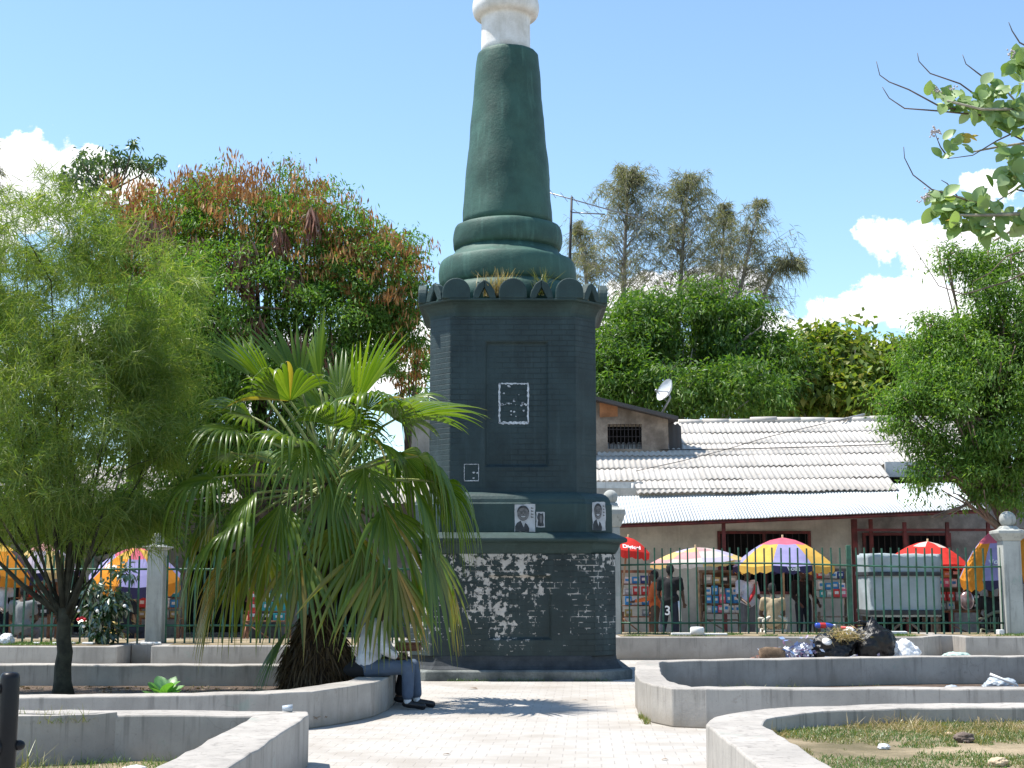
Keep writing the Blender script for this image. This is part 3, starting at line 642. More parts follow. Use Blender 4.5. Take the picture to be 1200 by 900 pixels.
# main roof: courses of sheets climbing to the ridge
e0=lin(P2(743,577.5,35.9),P2(1045,573,35.9)); rg=lin(P2(795,495,40.9),P2(1078,491.5,40.9))
NC=6; roofV=[];roofQ=[]
def course(k,x0,x1,seed):
    f0=k/NC-.02; f1=(k+1)/NC+.02
    lo=lambda x:(e0(x)[0]+(rg(x)[0]-e0(x)[0])*f0,e0(x)[1]+(rg(x)[1]-e0(x)[1])*f0+.024)
    hi=lambda x:(e0(x)[0]+(rg(x)[0]-e0(x)[0])*f1,e0(x)[1]+(rg(x)[1]-e0(x)[1])*f1-.012)
    V,Q=corrugated(x0,x1,lo,hi,.146,.019,.92,.014,seed)
    n=len(roofV); roofV.extend(V); roofQ.extend([tuple(n+i for i in q) for q in Q])
for k in range(NC):
    x0=at(744,560,36.5).x if k<4 else at(797,520,39).x; x1=at(1043,560,36.5).x if k<2 else at(1150,530,38.5).x
    if k==3: x0=at(700,530,38).x
    if k in(0,): x0=at(746,560,36).x
    if k in(1,2): x0=at(690,550,37).x
    course(k,x0+.05*(k%2),x1,20+k)
o=npmesh('main_roof',roofV,roofQ,M_fib,house,smooth=True)
r0_=rg(at(797,493,40.9).x); x0=at(795,493,40.9).x; x1=at(1160,491,40.9).x; mb=MB(); n=13; rr=random.Random(4)
for i in range(n):
    a=x0+(x1-x0)*i/n; b=x0+(x1-x0)*(i+1)/n+.06; dz=rr.uniform(-.02,.035)
    mb.tube([(a,rg(a)[0],rg(a)[1]+dz),(b,rg(b)[0],rg(b)[1]+dz+rr.uniform(-.02,.02))],.10,10)
put('ridge_caps',mb,M_fib,house)
# back slope of the roof
xx0=at(700,493,40.9).x
put('rear_roof',MB().add([(xx0,40.9,rg(xx0)[1]-.02),(x1,40.9,rg(x1)[1]-.02),(x1,45,4.2),(xx0,45,4.2)],[(0,1,2,3)]),M_fib,house)
# fascia under the missing lower sheets, at the right
fa=P2(1038,543,37.3); fb=P2(1150,556,37.3)
put('fascia',MB().box(((fa.x+fb.x)/2,37.4,(zat(541,37.3)+zat(556,37.3))/2-.03),(fb.x-fa.x,.1,.40)),M_fas,house); put('loft_shade_panel',MB().box(((fa.x+fb.x)/2,37.62,3.55),(fb.x-fa.x,.1,1.2)),M_dark,house)  # black panel paints the shade in the loft gap
put('left_fascia',MB().box((at(715,573,36.4).x,36.5,zat(574,36.4)),(1.7,.1,.42)),M_fas,house)
put('downpipe',MB().tube([at(741.5,566,36.2),at(741.5,581,36.2)],.035,8),M_fas,house)
# loose power line and pole lying over the roof
M_cab=srf('black cable',(.02,.018,.018),.6,.2,5,bump=0); M_pole=srf('grey pipe',(.35,.34,.33),.5,.2,5,bump=0)
def roofpt(px,py,lift=.1):
    # walk the pixel ray down to the roof plane
    best=None
    for i in range(400):
        Y=35.5+i*.015; p=at(px,py,Y); f=(Y-e0(p.x)[0])/(rg(p.x)[0]-e0(p.x)[0]); zr=e0(p.x)[1]+(rg(p.x)[1]-e0(p.x)[1])*f
        if p.z>=zr+lift and best is None and False: best=p
        d=abs(p.z-zr-lift)
        if best is None or d<best[0]: best=(d,p)
    return best[1]
pts=[roofpt(x,y,.07) for x,y in((668,527),(720,526.5),(790,527),(870,526),(960,523.5),(1030,521),(1100,516))]
tag(put('power_cable',MB().tube(pts,.014,6),M_cab),'black cable running level across the corrugated roof','cable')
pts=[roofpt(x,y,.10) for x,y in((745,552),(800,540),(850,527),(900,512),(950,500),(990,491))]
tag(put('power_cable',MB().tube(pts,.010,6),M_cab),'thin grey wire slanting up over the roof to a pipe','cable')
tag(put('roof_pipe',MB().tube([roofpt(985,492,.12),at(1013,485.5,41.2)],[.03,.035],8),M_pole),'short grey pipe poking up at the roof ridge','pipe')
# ---- rooftop room
hut=thing('rooftop_room','small raw plaster room on the roof with a barred window and sloping slab','house',(at(742,500,38.6).x,38.6,zat(527,38.6)-.3))
M_plast=srf('raw stained plaster',(.36,.29,.23),.9,.45,1.6,dark=(.16,.12,.09),bump=.4,fine=.3,streak=.3); M_oran=srf('orange plaster',(.46,.21,.10),.9,.3,2,bump=.3)
hx0=at(640,500,38.6).x; hx1=at(783,500,38.6).x; hz0=zat(527,38.6)-.6; hz1=zat(490,38.6)
win=(at(712,500,38.6).x,at(752,500,38.6).x,zat(526,38.6),zat(497,38.6))
put('wall',wall_with_holes(hx0,hx1,hz0,hz1,38.6,.18,[win]),M_plast,hut,fix=True)
def topz(x): a=at(700,466,38.4); b=at(795,489,38.4); return a.z+(b.z-a.z)*(x-a.x)/(b.x-a.x)
put('gable_wall',MB().xz([(hx0,hz1+.001),(hx1,hz1+.001),(hx1,topz(hx1)-.1),(hx0,topz(hx0)-.1)],38.6,38.78),M_plast,hut)
ox=at(703,480,38.5).x; ox2=at(724,480,38.5).x; put('orange_patch',MB().xz([(ox,zat(489,38.58)),(ox2,zat(488,38.58)),(ox2,zat(473,38.58)),(ox,zat(470,38.58))],38.585,38.599),M_oran,hut)
put('side_wall',MB().box((hx1-.09,40.2,(hz0+hz1)/2),(.17,3.0,hz1-hz0)),M_plast,hut)
put('inside',MB().box(((hx0+hx1)/2,40.4,(hz0+hz1)/2),(hx1-hx0-.4,.1,hz1-hz0-.1)),M_dark,hut)
g=MB()
for i in range(9): g.box((win[0]+(win[1]-win[0])*(i+.5)/9,38.66,(win[2]+win[3])/2),(.02,.02,win[3]-win[2]))
for i in range(3): g.box(((win[0]+win[1])/2,38.64,win[2]+(win[3]-win[2])*(i+.7)/3.4),(win[1]-win[0],.02,.02))
put('window_grille',g,M_bar_d,hut)
xe0=hx0; xe1=at(795,489,38.2).x
put('roof_slab',MB().add([(xe0,38.2,topz(xe0)),(xe1,38.2,topz(xe1)),(xe1,41.5,topz(xe1)+.1),(xe0,41.5,topz(xe0)+.1),(xe0,38.2,topz(xe0)-.10),(xe1,38.2,topz(xe1)-.10),(xe1,41.5,topz(xe1)),(xe0,41.5,topz(xe0))],[(0,1,2,3),(7,6,5,4),(4,5,1,0),(5,6,2,1),(6,7,3,2),(7,4,0,3)]),M_rust_shade,hut)
V,Q=corrugated(hx1+.05,at(797,500,38.9).x,lambda x:(38.75,hz0+.3),lambda x:(38.95,topz(x)-.12),.146,.03,.5,.0,5); npmesh('sheet_cladding',V,Q,M_rust_shade,hut,smooth=True)  # wall on the shadow side, its shade put into the dark sheet colour
# satellite dish
M_dish=srf('dish white',(.72,.74,.76),.4,.08,5,bump=0); M_steel=srf('dull steel',(.30,.30,.31),.4,.2,6,metal=.6,bump=0)
dc=at(781,458,38.9); dish=thing('satellite_dish','white satellite dish tilted on the corner of the rooftop room','satellite dish',(dc.x,dc.y,dc.z))
ax=Vector((-.80,-.40,.38)).normalized(); R=ax.to_track_quat('Z','Y').to_matrix().to_4x4()
rd=.33; prof=[(rd*i/8,.16*(i/8)**2*rd/.33) for i in range(1,9)]+[(rd,.055+.11)]+[(rd*i/8,.16*(i/8)**2-.012) for i in range(8,0,-1)]
put('reflector',MB().lathe(prof,(0,0,-.08),28).moved(R),M_dish,dish,world=False)
put('arm',MB().tube([ax*-.05,ax*.34+Vector((0,0,-.16))],.014,6).tube([Vector((0,0,-.30)),ax*.34+Vector((0,0,-.16))],.012,6),M_steel,dish,world=False)
put('receiver',MB().ball(tuple(ax*.36+Vector((0,0,-.15))),.045),M_steel,dish,world=False)
put('mount',MB().tube([ax*-.06,ax*-.16+Vector((-.02,0,-.12)),Vector((-.14,0,-.62))],.028,8),M_steel,dish,world=False)
# tv antenna on a tall mast behind the monument
am=at(668,296,43); at_=at(670,236,43); ant=thing('television_antenna','thin television antenna on a dark mast beside the monument column','antenna',(am.x,43,4.5))
put('mast',MB().tube([(am.x,43,4.0),(am.x,43,am.z),(at_.x,43,at_.z+.15)],[.05,.045,.035],8),M_cab,ant)
bl,br_=at(640,225,43),at(757,258,43.6)
put('boom',MB().tube([bl,br_],.02,6),M_steel,ant)
for i in range(9):
    c=bl.lerp(br_,(i+.6)/9); l=.30+.05*i
    put('element',MB().tube([c+Vector((-.35*l,-l,.05)),c+Vector((.35*l,l,-.05))],.009,5),M_steel,ant)
b2,b3=at(671,249,43),at(709,251,43); put('lower_boom',MB().tube([b2,b3],.022,6),M_steel,ant)
for i in range(3):
    c=b2.lerp(b3,(i+.5)/3); put('element',MB().tube([c+Vector((-.2,-.5,0)),c+Vector((.2,.5,0))],.009,5),M_steel,ant)
# low dark market building behind the palm and feathery tree
mk=thing('shop_house','pale rendered shop house with dark doorways behind the palm','house',(-9,37,0))
hs=[(-20+i*2.9,-18.4+i*2.9,.02,2.2) for i in range(6)]
put('wall',wall_with_holes(-22,-1.6,0,3.4,37,.2,hs),M_block,mk,fix=True); put('inside',MB().box((-11.8,39,1.6),(20,.1,3.2)),M_dark,mk)  # black panel paints the shade inside the doorways
gz0=4.6
V,Q=corrugated(-22.3,-1.4,lambda x:(36.3,3.35),lambda x:(40,4.6),.146,.024,.92,.015,9); npmesh('roof',V,Q,M_fib,mk,smooth=True)
put('gable_wall',MB().box((-1.7,38.6,2.3),(.2,3.0,4.6)),M_wall,mk)
# taller pale wall seen between palm fronds and monument
gw=thing('pale_house','narrow pale plastered house side seen between palm and monument','house',(at(490,520,41).x,41,0))
a=at(462,450,41); put('wall',MB().box((at(492,500,41).x,41.5,zat(478,41)/2),(.9,1,zat(478,41))),M_wall,gw,bevel=.01); put('roof_slab',MB().box((at(492,500,41).x,41.4,zat(477,41)+.05),(1.0,1.2,.10)),M_plin,gw,bevel=.01)
# ================================================================ parasols
def cloth(name,col,tr=.35):
    m,nt,out=new_mat(name); h=N(nt); P=h.pos(); c=h.mix(h.mapr(h.noise(2.2,P,4,.6),.3,.7),tuple(x*.78 for x in col),col)
    d=h.n('ShaderNodeBsdfDiffuse'); t=h.n('ShaderNodeBsdfTranslucent'); h.l(c,d.inputs[0]); h.l(c,t.inputs[0]); mx=h.n('ShaderNodeMixShader'); mx.inputs[0].default_value=tr
    h.l(d.outputs[0],mx.inputs[1]); h.l(t.outputs[0],mx.inputs[2]); h.l(mx.outputs[0],out.inputs[0]); return m
CY=cloth('yellow cloth',(.88,.55,.13)); CP=cloth('violet cloth',(.42,.40,.70)); CR=cloth('pink red cloth',(.84,.20,.28)); CW=cloth('washed out cloth',(.75,.68,.62)); CPK=cloth('faded pink cloth',(.80,.42,.42)); CLV=cloth('faded lilac cloth',(.62,.58,.72)); CLY=cloth('faded yellow cloth',(.80,.60,.26)); CRED=cloth('bright red cloth',(.80,.07,.06)); CDK=cloth('dark blue band',(.06,.055,.12),.1); CNV=cloth('dark cloth',(.10,.07,.09),.1); COR=cloth('orange cloth',(.85,.34,.05))
M_wood=srf('raw wood',(.42,.30,.18),.8,.3,6,bump=.3); M_lett=srf('white lettering',(.8,.8,.8),.7,.05,5,bump=0)
UM=[CY,CP,CR,CW,CPK,CLV,CLY,CRED,CDK,CNV,COR]; IX={k:i for i,k in enumerate(('Y','P','R','W','K','L','F','D','B','N','O'))}
def text_mesh(body,size):
    cu=bpy.data.curves.new('lettering','FONT'); cu.body=body; cu.size=size; cu.align_x='CENTER'; cu.align_y='CENTER'; cu.extrude=.002; cu.offset=.004
    ob=bpy.data.objects.new('tmp',cu); C.objects.link(ob); dg=bpy.context.evaluated_depsgraph_get(); me=bpy.data.meshes.new_from_object(ob.evaluated_get(dg)); bpy.data.objects.remove(ob); me.materials.clear(); return me
def parasol(label,px,py,Y,rpx_,rimpy,scheme,tilt=(0,0),text=None,nseg=8,phase=0,drop=.16,foot=0.0):
    """scheme(seg, ring 0..3)->material letter; ring 3 is the hanging valance"""
    ap=at(px,py,Y); rim=zat(rimpy,Y); r=rpx_/F*Y; hgt=max(.15,ap.z-rim)
    t=thing('parasol',label,'parasol',(ap.x,ap.y,foot),'market parasols behind the railings')
    T=Matrix.Translation((0,0,ap.z-foot))@Euler((tilt[0],tilt[1],0)).to_matrix().to_4x4()
    mb=MB(); sub=6
    rings=[0.02,.25,.45,.62,.8,1.0]; ringid=[0,0,1,1,2]
    def pt(ri,ang,k):
        # cloth sags between ribs
        u=rings[ri] if ri<len(rings) else 1.0
        sag=(1-abs(2*k-1))*.05*u*r
        z=-hgt*(u**1.75)-sag*.6
        rr=u*r*(1-.03*(1-abs(2*k-1))*u)
        if ri>=len(rings): z-=drop*(.85+.15*math.cos(ang*24)); rr*=1.005
        return (rr*math.cos(ang),rr*math.sin(ang),z)
    for s in range(nseg):
        for ri in range(len(rings)):
            for q in range(sub):
                k0,k1=q/sub,(q+1)/sub; a0=phase+2*PI*(s+k0)/nseg; a1=phase+2*PI*(s+k1)/nseg
                ring_=ringid[ri] if ri<5 else 3
                mb.add([pt(ri,a0,k0),pt(ri,a1,k1),pt(ri+1,a1,k1),pt(ri+1,a0,k0)],[(0,3,2,1)],IX[scheme(s,ring_)],False)
    mb.moved(T); cn=put('canopy',mb,UM,t,world=False,fix=True)
    put('pole',MB().tube([T@Vector((0,0,.06)),T@Vector((0,0,-.5)),(T@Vector((0,0,-1.2))),(T@Vector((0,0,-ap.z+foot)))],.022,8),M_wood,t,world=False)
    rb=MB()
    for s in range(nseg):
        a=phase+2*PI*s/nseg; q=[T@Vector((u*r*math.cos(a),u*r*math.sin(a),-hgt*u**1.75-.012)) for u in(.03,.4,.75,1.0)]
        put('rib',MB().tube(q,.006,5),M_steel,t,world=False)
    if text:
        for body,size,ang,u0,dz,mt in text:
            me=text_mesh(body,size); cenz=-hgt*(u0**1.75)+dz; rr=u0*r+.03
            slope=math.atan2(1.75*hgt*u0**.75,r) if u0<.99 else PI/2
            M=T@Matrix.Translation((rr*math.cos(ang),rr*math.sin(ang),cenz+.02))@Matrix.Rotation(ang+PI/2,4,'Z')@Matrix.Rotation(slope,4,'X')
            me.transform(M); link('lettering',me,mt,cn,world=False)
    return t
S=-PI/2
def classic(s,ri,a='Y',b='P',top='R',band='B'):
    if ri==0: return top
    if ri==1: return a if s%2 else b
    if ri==2: return a if s%2 else b
    return a if s%2 else band
parasol('big parasol with red top and yellow and violet panels over the white plastic chair',917,630,30.3,59,663,lambda s,r:classic(s,r),text=[('Voilà',.13,S,1.0,-.09,M_lett)],phase=S-PI/8)
parasol('sun bleached pink and cream parasol between the red canopy and the big striped parasol',815,641.5,30.6,54,657,lambda s,r:(('K','W','L','F')[(s+r)%4] if r<3 else ('F','W')[s%2]),tilt=(.05,-.06),phase=S,drop=.10)
parasol('small bright red parasol canopy with white lettering beside the monument',736,629.5,30.2,27,645,lambda s,r:'D',tilt=(.02,.12),text=[('Digicel',.14,S+.12,.93,.02,M_lett)],nseg=6,phase=S-PI/6,drop=.16)
parasol('red parasol with a dark washed top behind the grey covered cart',1087,634.5,31.0,46,659,lambda s,r:('W' if r==0 and s%2 else 'D'),tilt=(.04,0.04),phase=S-PI/8,drop=.12)
parasol('orange and violet parasol tilted low behind the lichened pillar',1171,619,29.2,57,668,lambda s,r:('R' if r==0 else classic(s,r,'O')),tilt=(.12,-.22),text=[('Voilà',.16,S-.55,.80,.03,M_lett)],phase=S-PI/8-.5,drop=.22)
parasol('orange parasol with blue lettered stripes behind the pale left pillar',160,642,28.0,54,676,lambda s,r:('Y' if r==0 and s%2 else classic(s,r,'O')),tilt=(.22,.05),text=[('Voilà',.15,S-.5,.72,.03,M_lett)],phase=S-PI/8+.3,drop=.26)
parasol('pink topped violet parasol behind the stems of the feathery tree',52,637,28.6,40,668,lambda s,r:('K' if r==0 else classic(s,r,'F','L')),tilt=(.08,.0),text=[('Voilà',.11,S,1.0,-.08,M_lett)],phase=S-PI/8)
parasol('dull orange parasol cut by the picture edge at the far left',-8,634,27.6,52,670,lambda s,r:classic(s,r,'O','N','Y'),tilt=(.1,.1),phase=S-.2,text=[('Voilà',.12,S+.5,.85,.03,M_lett)],drop=.2)
# ================================================================ stalls and goods
M_plank=srf('grey plank',(.22,.17,.13),.9,.4,5,bump=.4,fine=.3); M_plank2=srf('reddish plank',(.28,.14,.08),.9,.4,5,bump=.4)
def stall(label,px0,px1,pytop,Y,shelfpy,slope=.22,mat=None,boxrows=None,seed=0,backboard=False):
    r=random.Random(seed); mat=mat or M_plank
    x0=at(px0,700,Y).x; x1=at(px1,700,Y).x; zt_=zat(pytop,Y); t=thing('market_stall',label,'stall',((x0+x1)/2,Y,0),'vendor stalls behind the railings')
    for x in(x0,x1):
        put('upright',MB().box((x,Y+.28,zt_/2),(.05,.05,zt_)),mat,t); put('leg',MB().box((x,Y-.20,.38),(.05,.05,.76)),mat,t)
        put('brace',MB().tube([(x,Y-.2,.1),(x,Y+.26,.72)],.018,5),mat,t)
    put('top_rail',MB().box(((x0+x1)/2,Y+.281,zt_-.03),(x1-x0+.1,.04,.06)),mat,t)
    if backboard: put('back_board',MB().box(((x0+x1)/2,Y+.325,(zt_+.7)/2),(x1-x0+.06,.02,zt_-.75)),M_plank2,t)
    put('cross_slat',MB().tube([(x0,Y-.23,.62),(x1,Y-.23,.12)],.016,5),mat,t)
    for i,py in enumerate(shelfpy):
        y=Y+.18-.11*i; z=zat(py,Y); d=.20 if i<len(shelfpy)-1 else .42
        if i==len(shelfpy)-1: y=Y-.02
        put('shelf',MB().box(((x0+x1)/2,y,z-.012),(x1-x0+.04,d,.022),mi=0),mat,t)
        if boxrows and i<len(boxrows): goods(boxrows[i],x0+.04,x1-.04,y-.02,z,r)
    return t
GM={'b':srf('blue carton',(.03,.24,.55),.5,.1,20,bump=0),'w':srf('white carton',(.66,.66,.64),.5,.1,20,bump=0),'r':srf('red carton',(.55,.04,.04),.5,.1,20,bump=0),'p':srf('pink carton',(.62,.12,.20),.5,.1,20,bump=0),'n':srf('navy carton',(.03,.05,.18),.5,.1,20,bump=0),'g':srf('grey carton',(.35,.36,.36),.5,.1,20,bump=0),'k':srf('black carton',(.02,.02,.02),.5,.1,20,bump=0),'y':srf('straw carton',(.45,.34,.12),.5,.1,20,bump=0),'t':srf('turquoise carton',(.02,.30,.33),.5,.1,20,bump=0)}
GNAME={'b':'blue','w':'white','r':'red','p':'pink','n':'navy blue','g':'grey','k':'black','y':'straw yellow','t':'turquoise'}
CUR=['']
def goods(row,x0,x1,y,z,r):
    n=len(row); w=(x1-x0)/n
    for i,c in enumerate(row):
        if c==' ': continue
        h=r.uniform(.13,.19); bw=w*r.uniform(.80,.93); d=.07
        mb=MB().box((0,0,h/2),(bw,d,h)); o=put('goods_box',mb,GM[c],None,bevel=.004); o.location=(x0+w*(i+.5),y,z+.001); o.rotation_euler=(-.06,0,r.uniform(-.05,.05))
        lb=MB().box((0,-d/2-.0015,h*.55),(bw*.6,.002,h*.35)); put('carton_label',lb,GM['w' if c!='w' else 'b'],o,world=False)
        tag(o,'small %s carton on the display shelves %s'%(GNAME[c],CUR[0]),'box','small cartons on the vendor stalls')
CUR[0]='under the small red canopy by the monument'
stall('stall of blue and red cartons under the small red canopy',729,763,668,30.5,(684,697,709,722),seed=1,mat=M_plank2,boxrows=['wbn','grr','bwb','y g'])
CUR[0]='beside the vendor in white'
stall('stepped stall packed with blue and white cartons beside the vendor in white',824,868,668,30.7,(684,697,707,718,726),seed=2,boxrows=['gykg','wbgbw','bbpbb','gbpwww'],backboard=True)
CUR[0]='right of the big striped parasol pole'
stall('narrow stall with a blue carton under the right edge of the striped parasol',957,994,666,30.4,(678,691,700,722),seed=3,boxrows=['rgwn','wbbw','tgrp'])
CUR[0]='between the covered cart and the seated vendor'
stall('dark stall with hats and red goods between covered cart and lichened pillar',1096,1150,661,30.6,(677,688,704,714),seed=4,boxrows=['kykyk','wpwbwg','rrgrk','gw gk'],backboard=True)
CUR[0]='behind the pale left pillar'
stall('stall of small packets behind the pale left pillar',161,212,671,28.6,(686,700,712,724),seed=5,boxrows=['gwkbg','wgkgt','rkgwb','ygkgy'],mat=M_plank2)
CUR[0]='behind the hanging fronds of the fan palm'
stall('stall with red and turquoise goods behind the hanging palm fronds',288,338,690,28.2,(704,716,727),seed=6,boxrows=['rgt','rtt','rkt'],mat=M_plank2)
CUR[0]='behind the stems of the feathery tree'
stall('dark stall with red goods behind the feathery tree',18,62,682,28.2,(700,712,722),seed=7,boxrows=['krgr','grkg','kgk'],mat=M_plank2,backboard=True)
# covered cart
M_tarp=srf('grey blue tarpaulin',(.36,.42,.44),.55,.12,2.0,bump=.6,bscale=5,bdist=.03,fine=.05); M_strap=srf('dark strap',(.04,.045,.05),.6,.2,5,bump=0)
Yc=29.6; cx0=at(1012,690,Yc).x; cx1=at(1094,690,Yc).x; cz0=zat(722,Yc); cz1=zat(650,Yc)
cart=thing('covered_cart','tall vendor cart wrapped in grey blue tarpaulin and tied with dark straps','cart',((cx0+cx1)/2,Yc,0))
bm=bmesh.new(); bmesh.ops.create_cube(bm,size=1); bmesh.ops.subdivide_edges(bm,edges=bm.edges,cuts=14,use_grid_fill=True)
w_,d_,h_=cx1-cx0,1.0,cz1-cz0
for v in bm.verts:
    n=mnoise.noise(v.co*5)*.018+mnoise.noise(v.co*13)*.010; top=max(0,v.co.z-.18)/.32
    nrm=Vector((v.co.x if abs(v.co.x)>.49 else 0,v.co.y if abs(v.co.y)>.49 else 0,v.co.z if abs(v.co.z)>.49 else 0))
    v.co=Vector((v.co.x*w_*(1+.03*top),v.co.y*d_*(1+.04*top),v.co.z*h_))+nrm*(n*2+mnoise.noise(Vector((v.co.x*8,v.co.y*8,v.co.z*2)))*.02)
    if v.co.z>h_*.49: v.co.z+=mnoise.noise(Vector((v.co.x*4,v.co.y*4,1)))*.03
me=bpy.data.meshes.new('tarpaulin'); bm.to_mesh(me); bm.free(); me.transform(Matrix.Translation(((cx0+cx1)/2,Yc,(cz0+cz1)/2)))
for p in me.polygons: p.use_smooth=True
link('tarpaulin',me,M_tarp,cart)
for py,hh in((672.5,.085),(717,.10)): put('strap',MB().box(((cx0+cx1)/2,Yc,zat(py,Yc)),(w_+.07,d_+.10,hh)),M_strap,cart,bevel=.015)
for sx in(cx0+.1,cx1-.1):
    for sy in(Yc-.4,Yc+.4): put('leg',MB().box((sx,sy,cz0/2),(.07,.07,cz0)),M_plank,cart)
put('brace',MB().tube([(cx0+.1,Yc-.45,.1),(cx0+.7,Yc-.45,cz0-.05)],.03,5),M_plank,cart); put('brace',MB().tube([(cx1-.1,Yc-.45,.1),(cx1-.7,Yc-.45,cz0-.05)],.03,5),M_plank,cart)
# plastic chairs
M_chw=srf('cream plastic',(.58,.55,.47),.45,.08,6,bump=0); M_chg=srf('dull green plastic',(.16,.17,.12),.5,.1,6,bump=0); M_chy=srf('yellow plastic',(.50,.36,.10),.5,.1,6,bump=0)
def chair(label,px,Y,rz,mat,ptop):
    x=at(px,700,Y).x; t=thing('plastic_chair',label,'chair',(x,Y,0),'plastic chairs behind the railings'); t.rotation_euler=(0,0,rz)
    H=zat(ptop,Y)
    put('seat',MB().loft([[(-.21,-.22,.43),(.21,-.22,.43),(.2,.2,.41),(-.2,.2,.41)],[(-.22,-.23,.455),(.22,-.23,.455),(.2,.2,.435),(-.2,.2,.435)]]),mat,t,world=False,bevel=.01)
    bk=MB()
    for i in range(7):
        xx=-.15+.05*i; bk.tube([(xx,.20,.44),(xx*1.05,.25,H-.12)],.012,5)
    arch=[(-.23+.46*i/12,.255,H-.10+.09*math.sin(PI*i/12)) for i in range(13)]; bk.tube(arch,.035,6); bk.tube([(-.22,.2,.44),(-.24,.255,H-.08)],.022,6); bk.tube([(.22,.2,.44),(.24,.255,H-.08)],.022,6)
    put('backrest',bk,mat,t,world=False)
    for s in(-1,1):
        put('armrest',MB().tube([(s*.24,.24,.66),(s*.27,0,.655),(s*.26,-.2,.63),(s*.24,-.23,.45)],.022,6),mat,t,world=False)
        for y in(-.22,.22): put('leg',MB().tube([(s*.2,y*.9,.44),(s*.25,y*1.15,0)],[.028,.02],6),mat,t,world=False)
    return t
chair('cream plastic chair seen from behind, below the big striped parasol',905,29.2,PI,M_chw,721)
chair('dull plastic chair of the vendor by the lichened pillar',1164,29.0,PI,M_chg,716)
chair('yellow plastic chair behind the flowering bush at the left railings',137,27.6,PI,M_chy,729)
# shiny bag hanging at the stall, basin
M_bag=srf('shiny pink silver vinyl',(.45,.33,.34),.2,.2,8,bump=.3,metal=.5); hb_=at(1133,701,29.9)
bg=thing('handbag','shiny pink silver handbag hanging from the dark stall','bag',tuple(hb_))
put('bag_body',MB().ball((0,0,-.05),(.15,.09,.19),16,12),M_bag,bg,world=False); put('handle',MB().tube([(-.07,0,.10),(-.04,0,.30),(.04,0,.30),(.07,0,.10)],.012,6),M_bag,bg,world=False)
bs=at(333,725,26.9); tag(put('basin',MB().lathe([(.16,0),(.25,.22),(.27,.23),(.24,.215),(.15,.02),(.02,.018)],(bs.x,26.9,.0),24),srf('turquoise plastic',(.02,.28,.32),.4,.1,5,bump=0)),'turquoise plastic basin behind the palm and railings','basin')
# ================================================================ foliage helpers
def unit(v): return v/np.maximum(1e-9,np.linalg.norm(v,axis=-1,keepdims=True))
def randdir(n): return unit(RNG.normal(size=(n,3)))
def leaves(P,D,Nn,L,W,bend=0.0):
    """pointed leaves: base P, direction D, face normal Nn; two quads each"""
    S=unit(np.cross(D,Nn)); L=L[:,None]; W=W[:,None]; g=np.array([0,0,-1.0])
    a=P; m=P+D*L*.5; t=P+D*L+g*L*bend
    m=m+g*L*bend*.25
    V=np.stack([a,m+S*W*.5,t,m-S*W*.5],1).reshape(-1,3)
    n=len(P); i=np.arange(n)[:,None]*4; Q=i+np.array([[0,1,2,3]])
    return V,Q
def strands(P,D,L,W,bend,view=True):
    """thin drooping strips, three sections"""
    S=unit(np.cross(D,RNG.normal(size=P.shape))); L=L[:,None]; W=W[:,None]; g=np.array([0,0,-1.0]); b=bend[:,None]
    m=P+D*L*.5+g*L*b*.22; t=P+D*L*(1-.25*b)+g*L*b*.85
    V=np.stack([P-S*W*.5,P+S*W*.5,m+S*W*.45,m-S*W*.45,t+S*W*.1,t-S*W*.1],1).reshape(-1,3)
    i=np.arange(len(P))[:,None]*6; Q=np.concatenate([i+np.array([[0,1,2,3]]),i+np.array([[3,2,4,5]])]); return V,Q
def inblob(c,r,n,shell=.55):
    d=randdir(n); q=RNG.random(n)**(1/3.0); q=shell*(.72+.28*q)+(1-shell)*q
    return np.array(c)+d*q[:,None]*np.array(r), d
def pxblob(px,py,Y,r,ry=None,dep=None):
    c=at(px,py,Y); k=1.0/F*Y; return (tuple(c),(r*k,(dep or r)*k,(ry or r)*k))
def clumps(blobs,per,gap=.0,gs=1.1):
    """clump centres spread through blobs, thinned by a 3-d pattern so that gaps open"""
    C_=[];O=[]
    for c,r in blobs:
        n=int(per*(r[0]*r[2]))
        p,d=inblob(c,r,n); nz=np.array([mnoise.noise(Vector(q)*(1.6/max(r[0],.3)))+.6*mnoise.noise(Vector(q)*(4.5/max(r[0],.3))) for q in p]); p=np.array(c)+(p-np.array(c))*(1+.55*nz[:,None])
        if gap:
            keep=np.array([mnoise.noise(Vector(q)*gs)>gap-RNG.random()*.25 for q in p]); p=p[keep]; d=d[keep]
        C_.append(p);O.append(d)
    return np.concatenate(C_),np.concatenate(O)
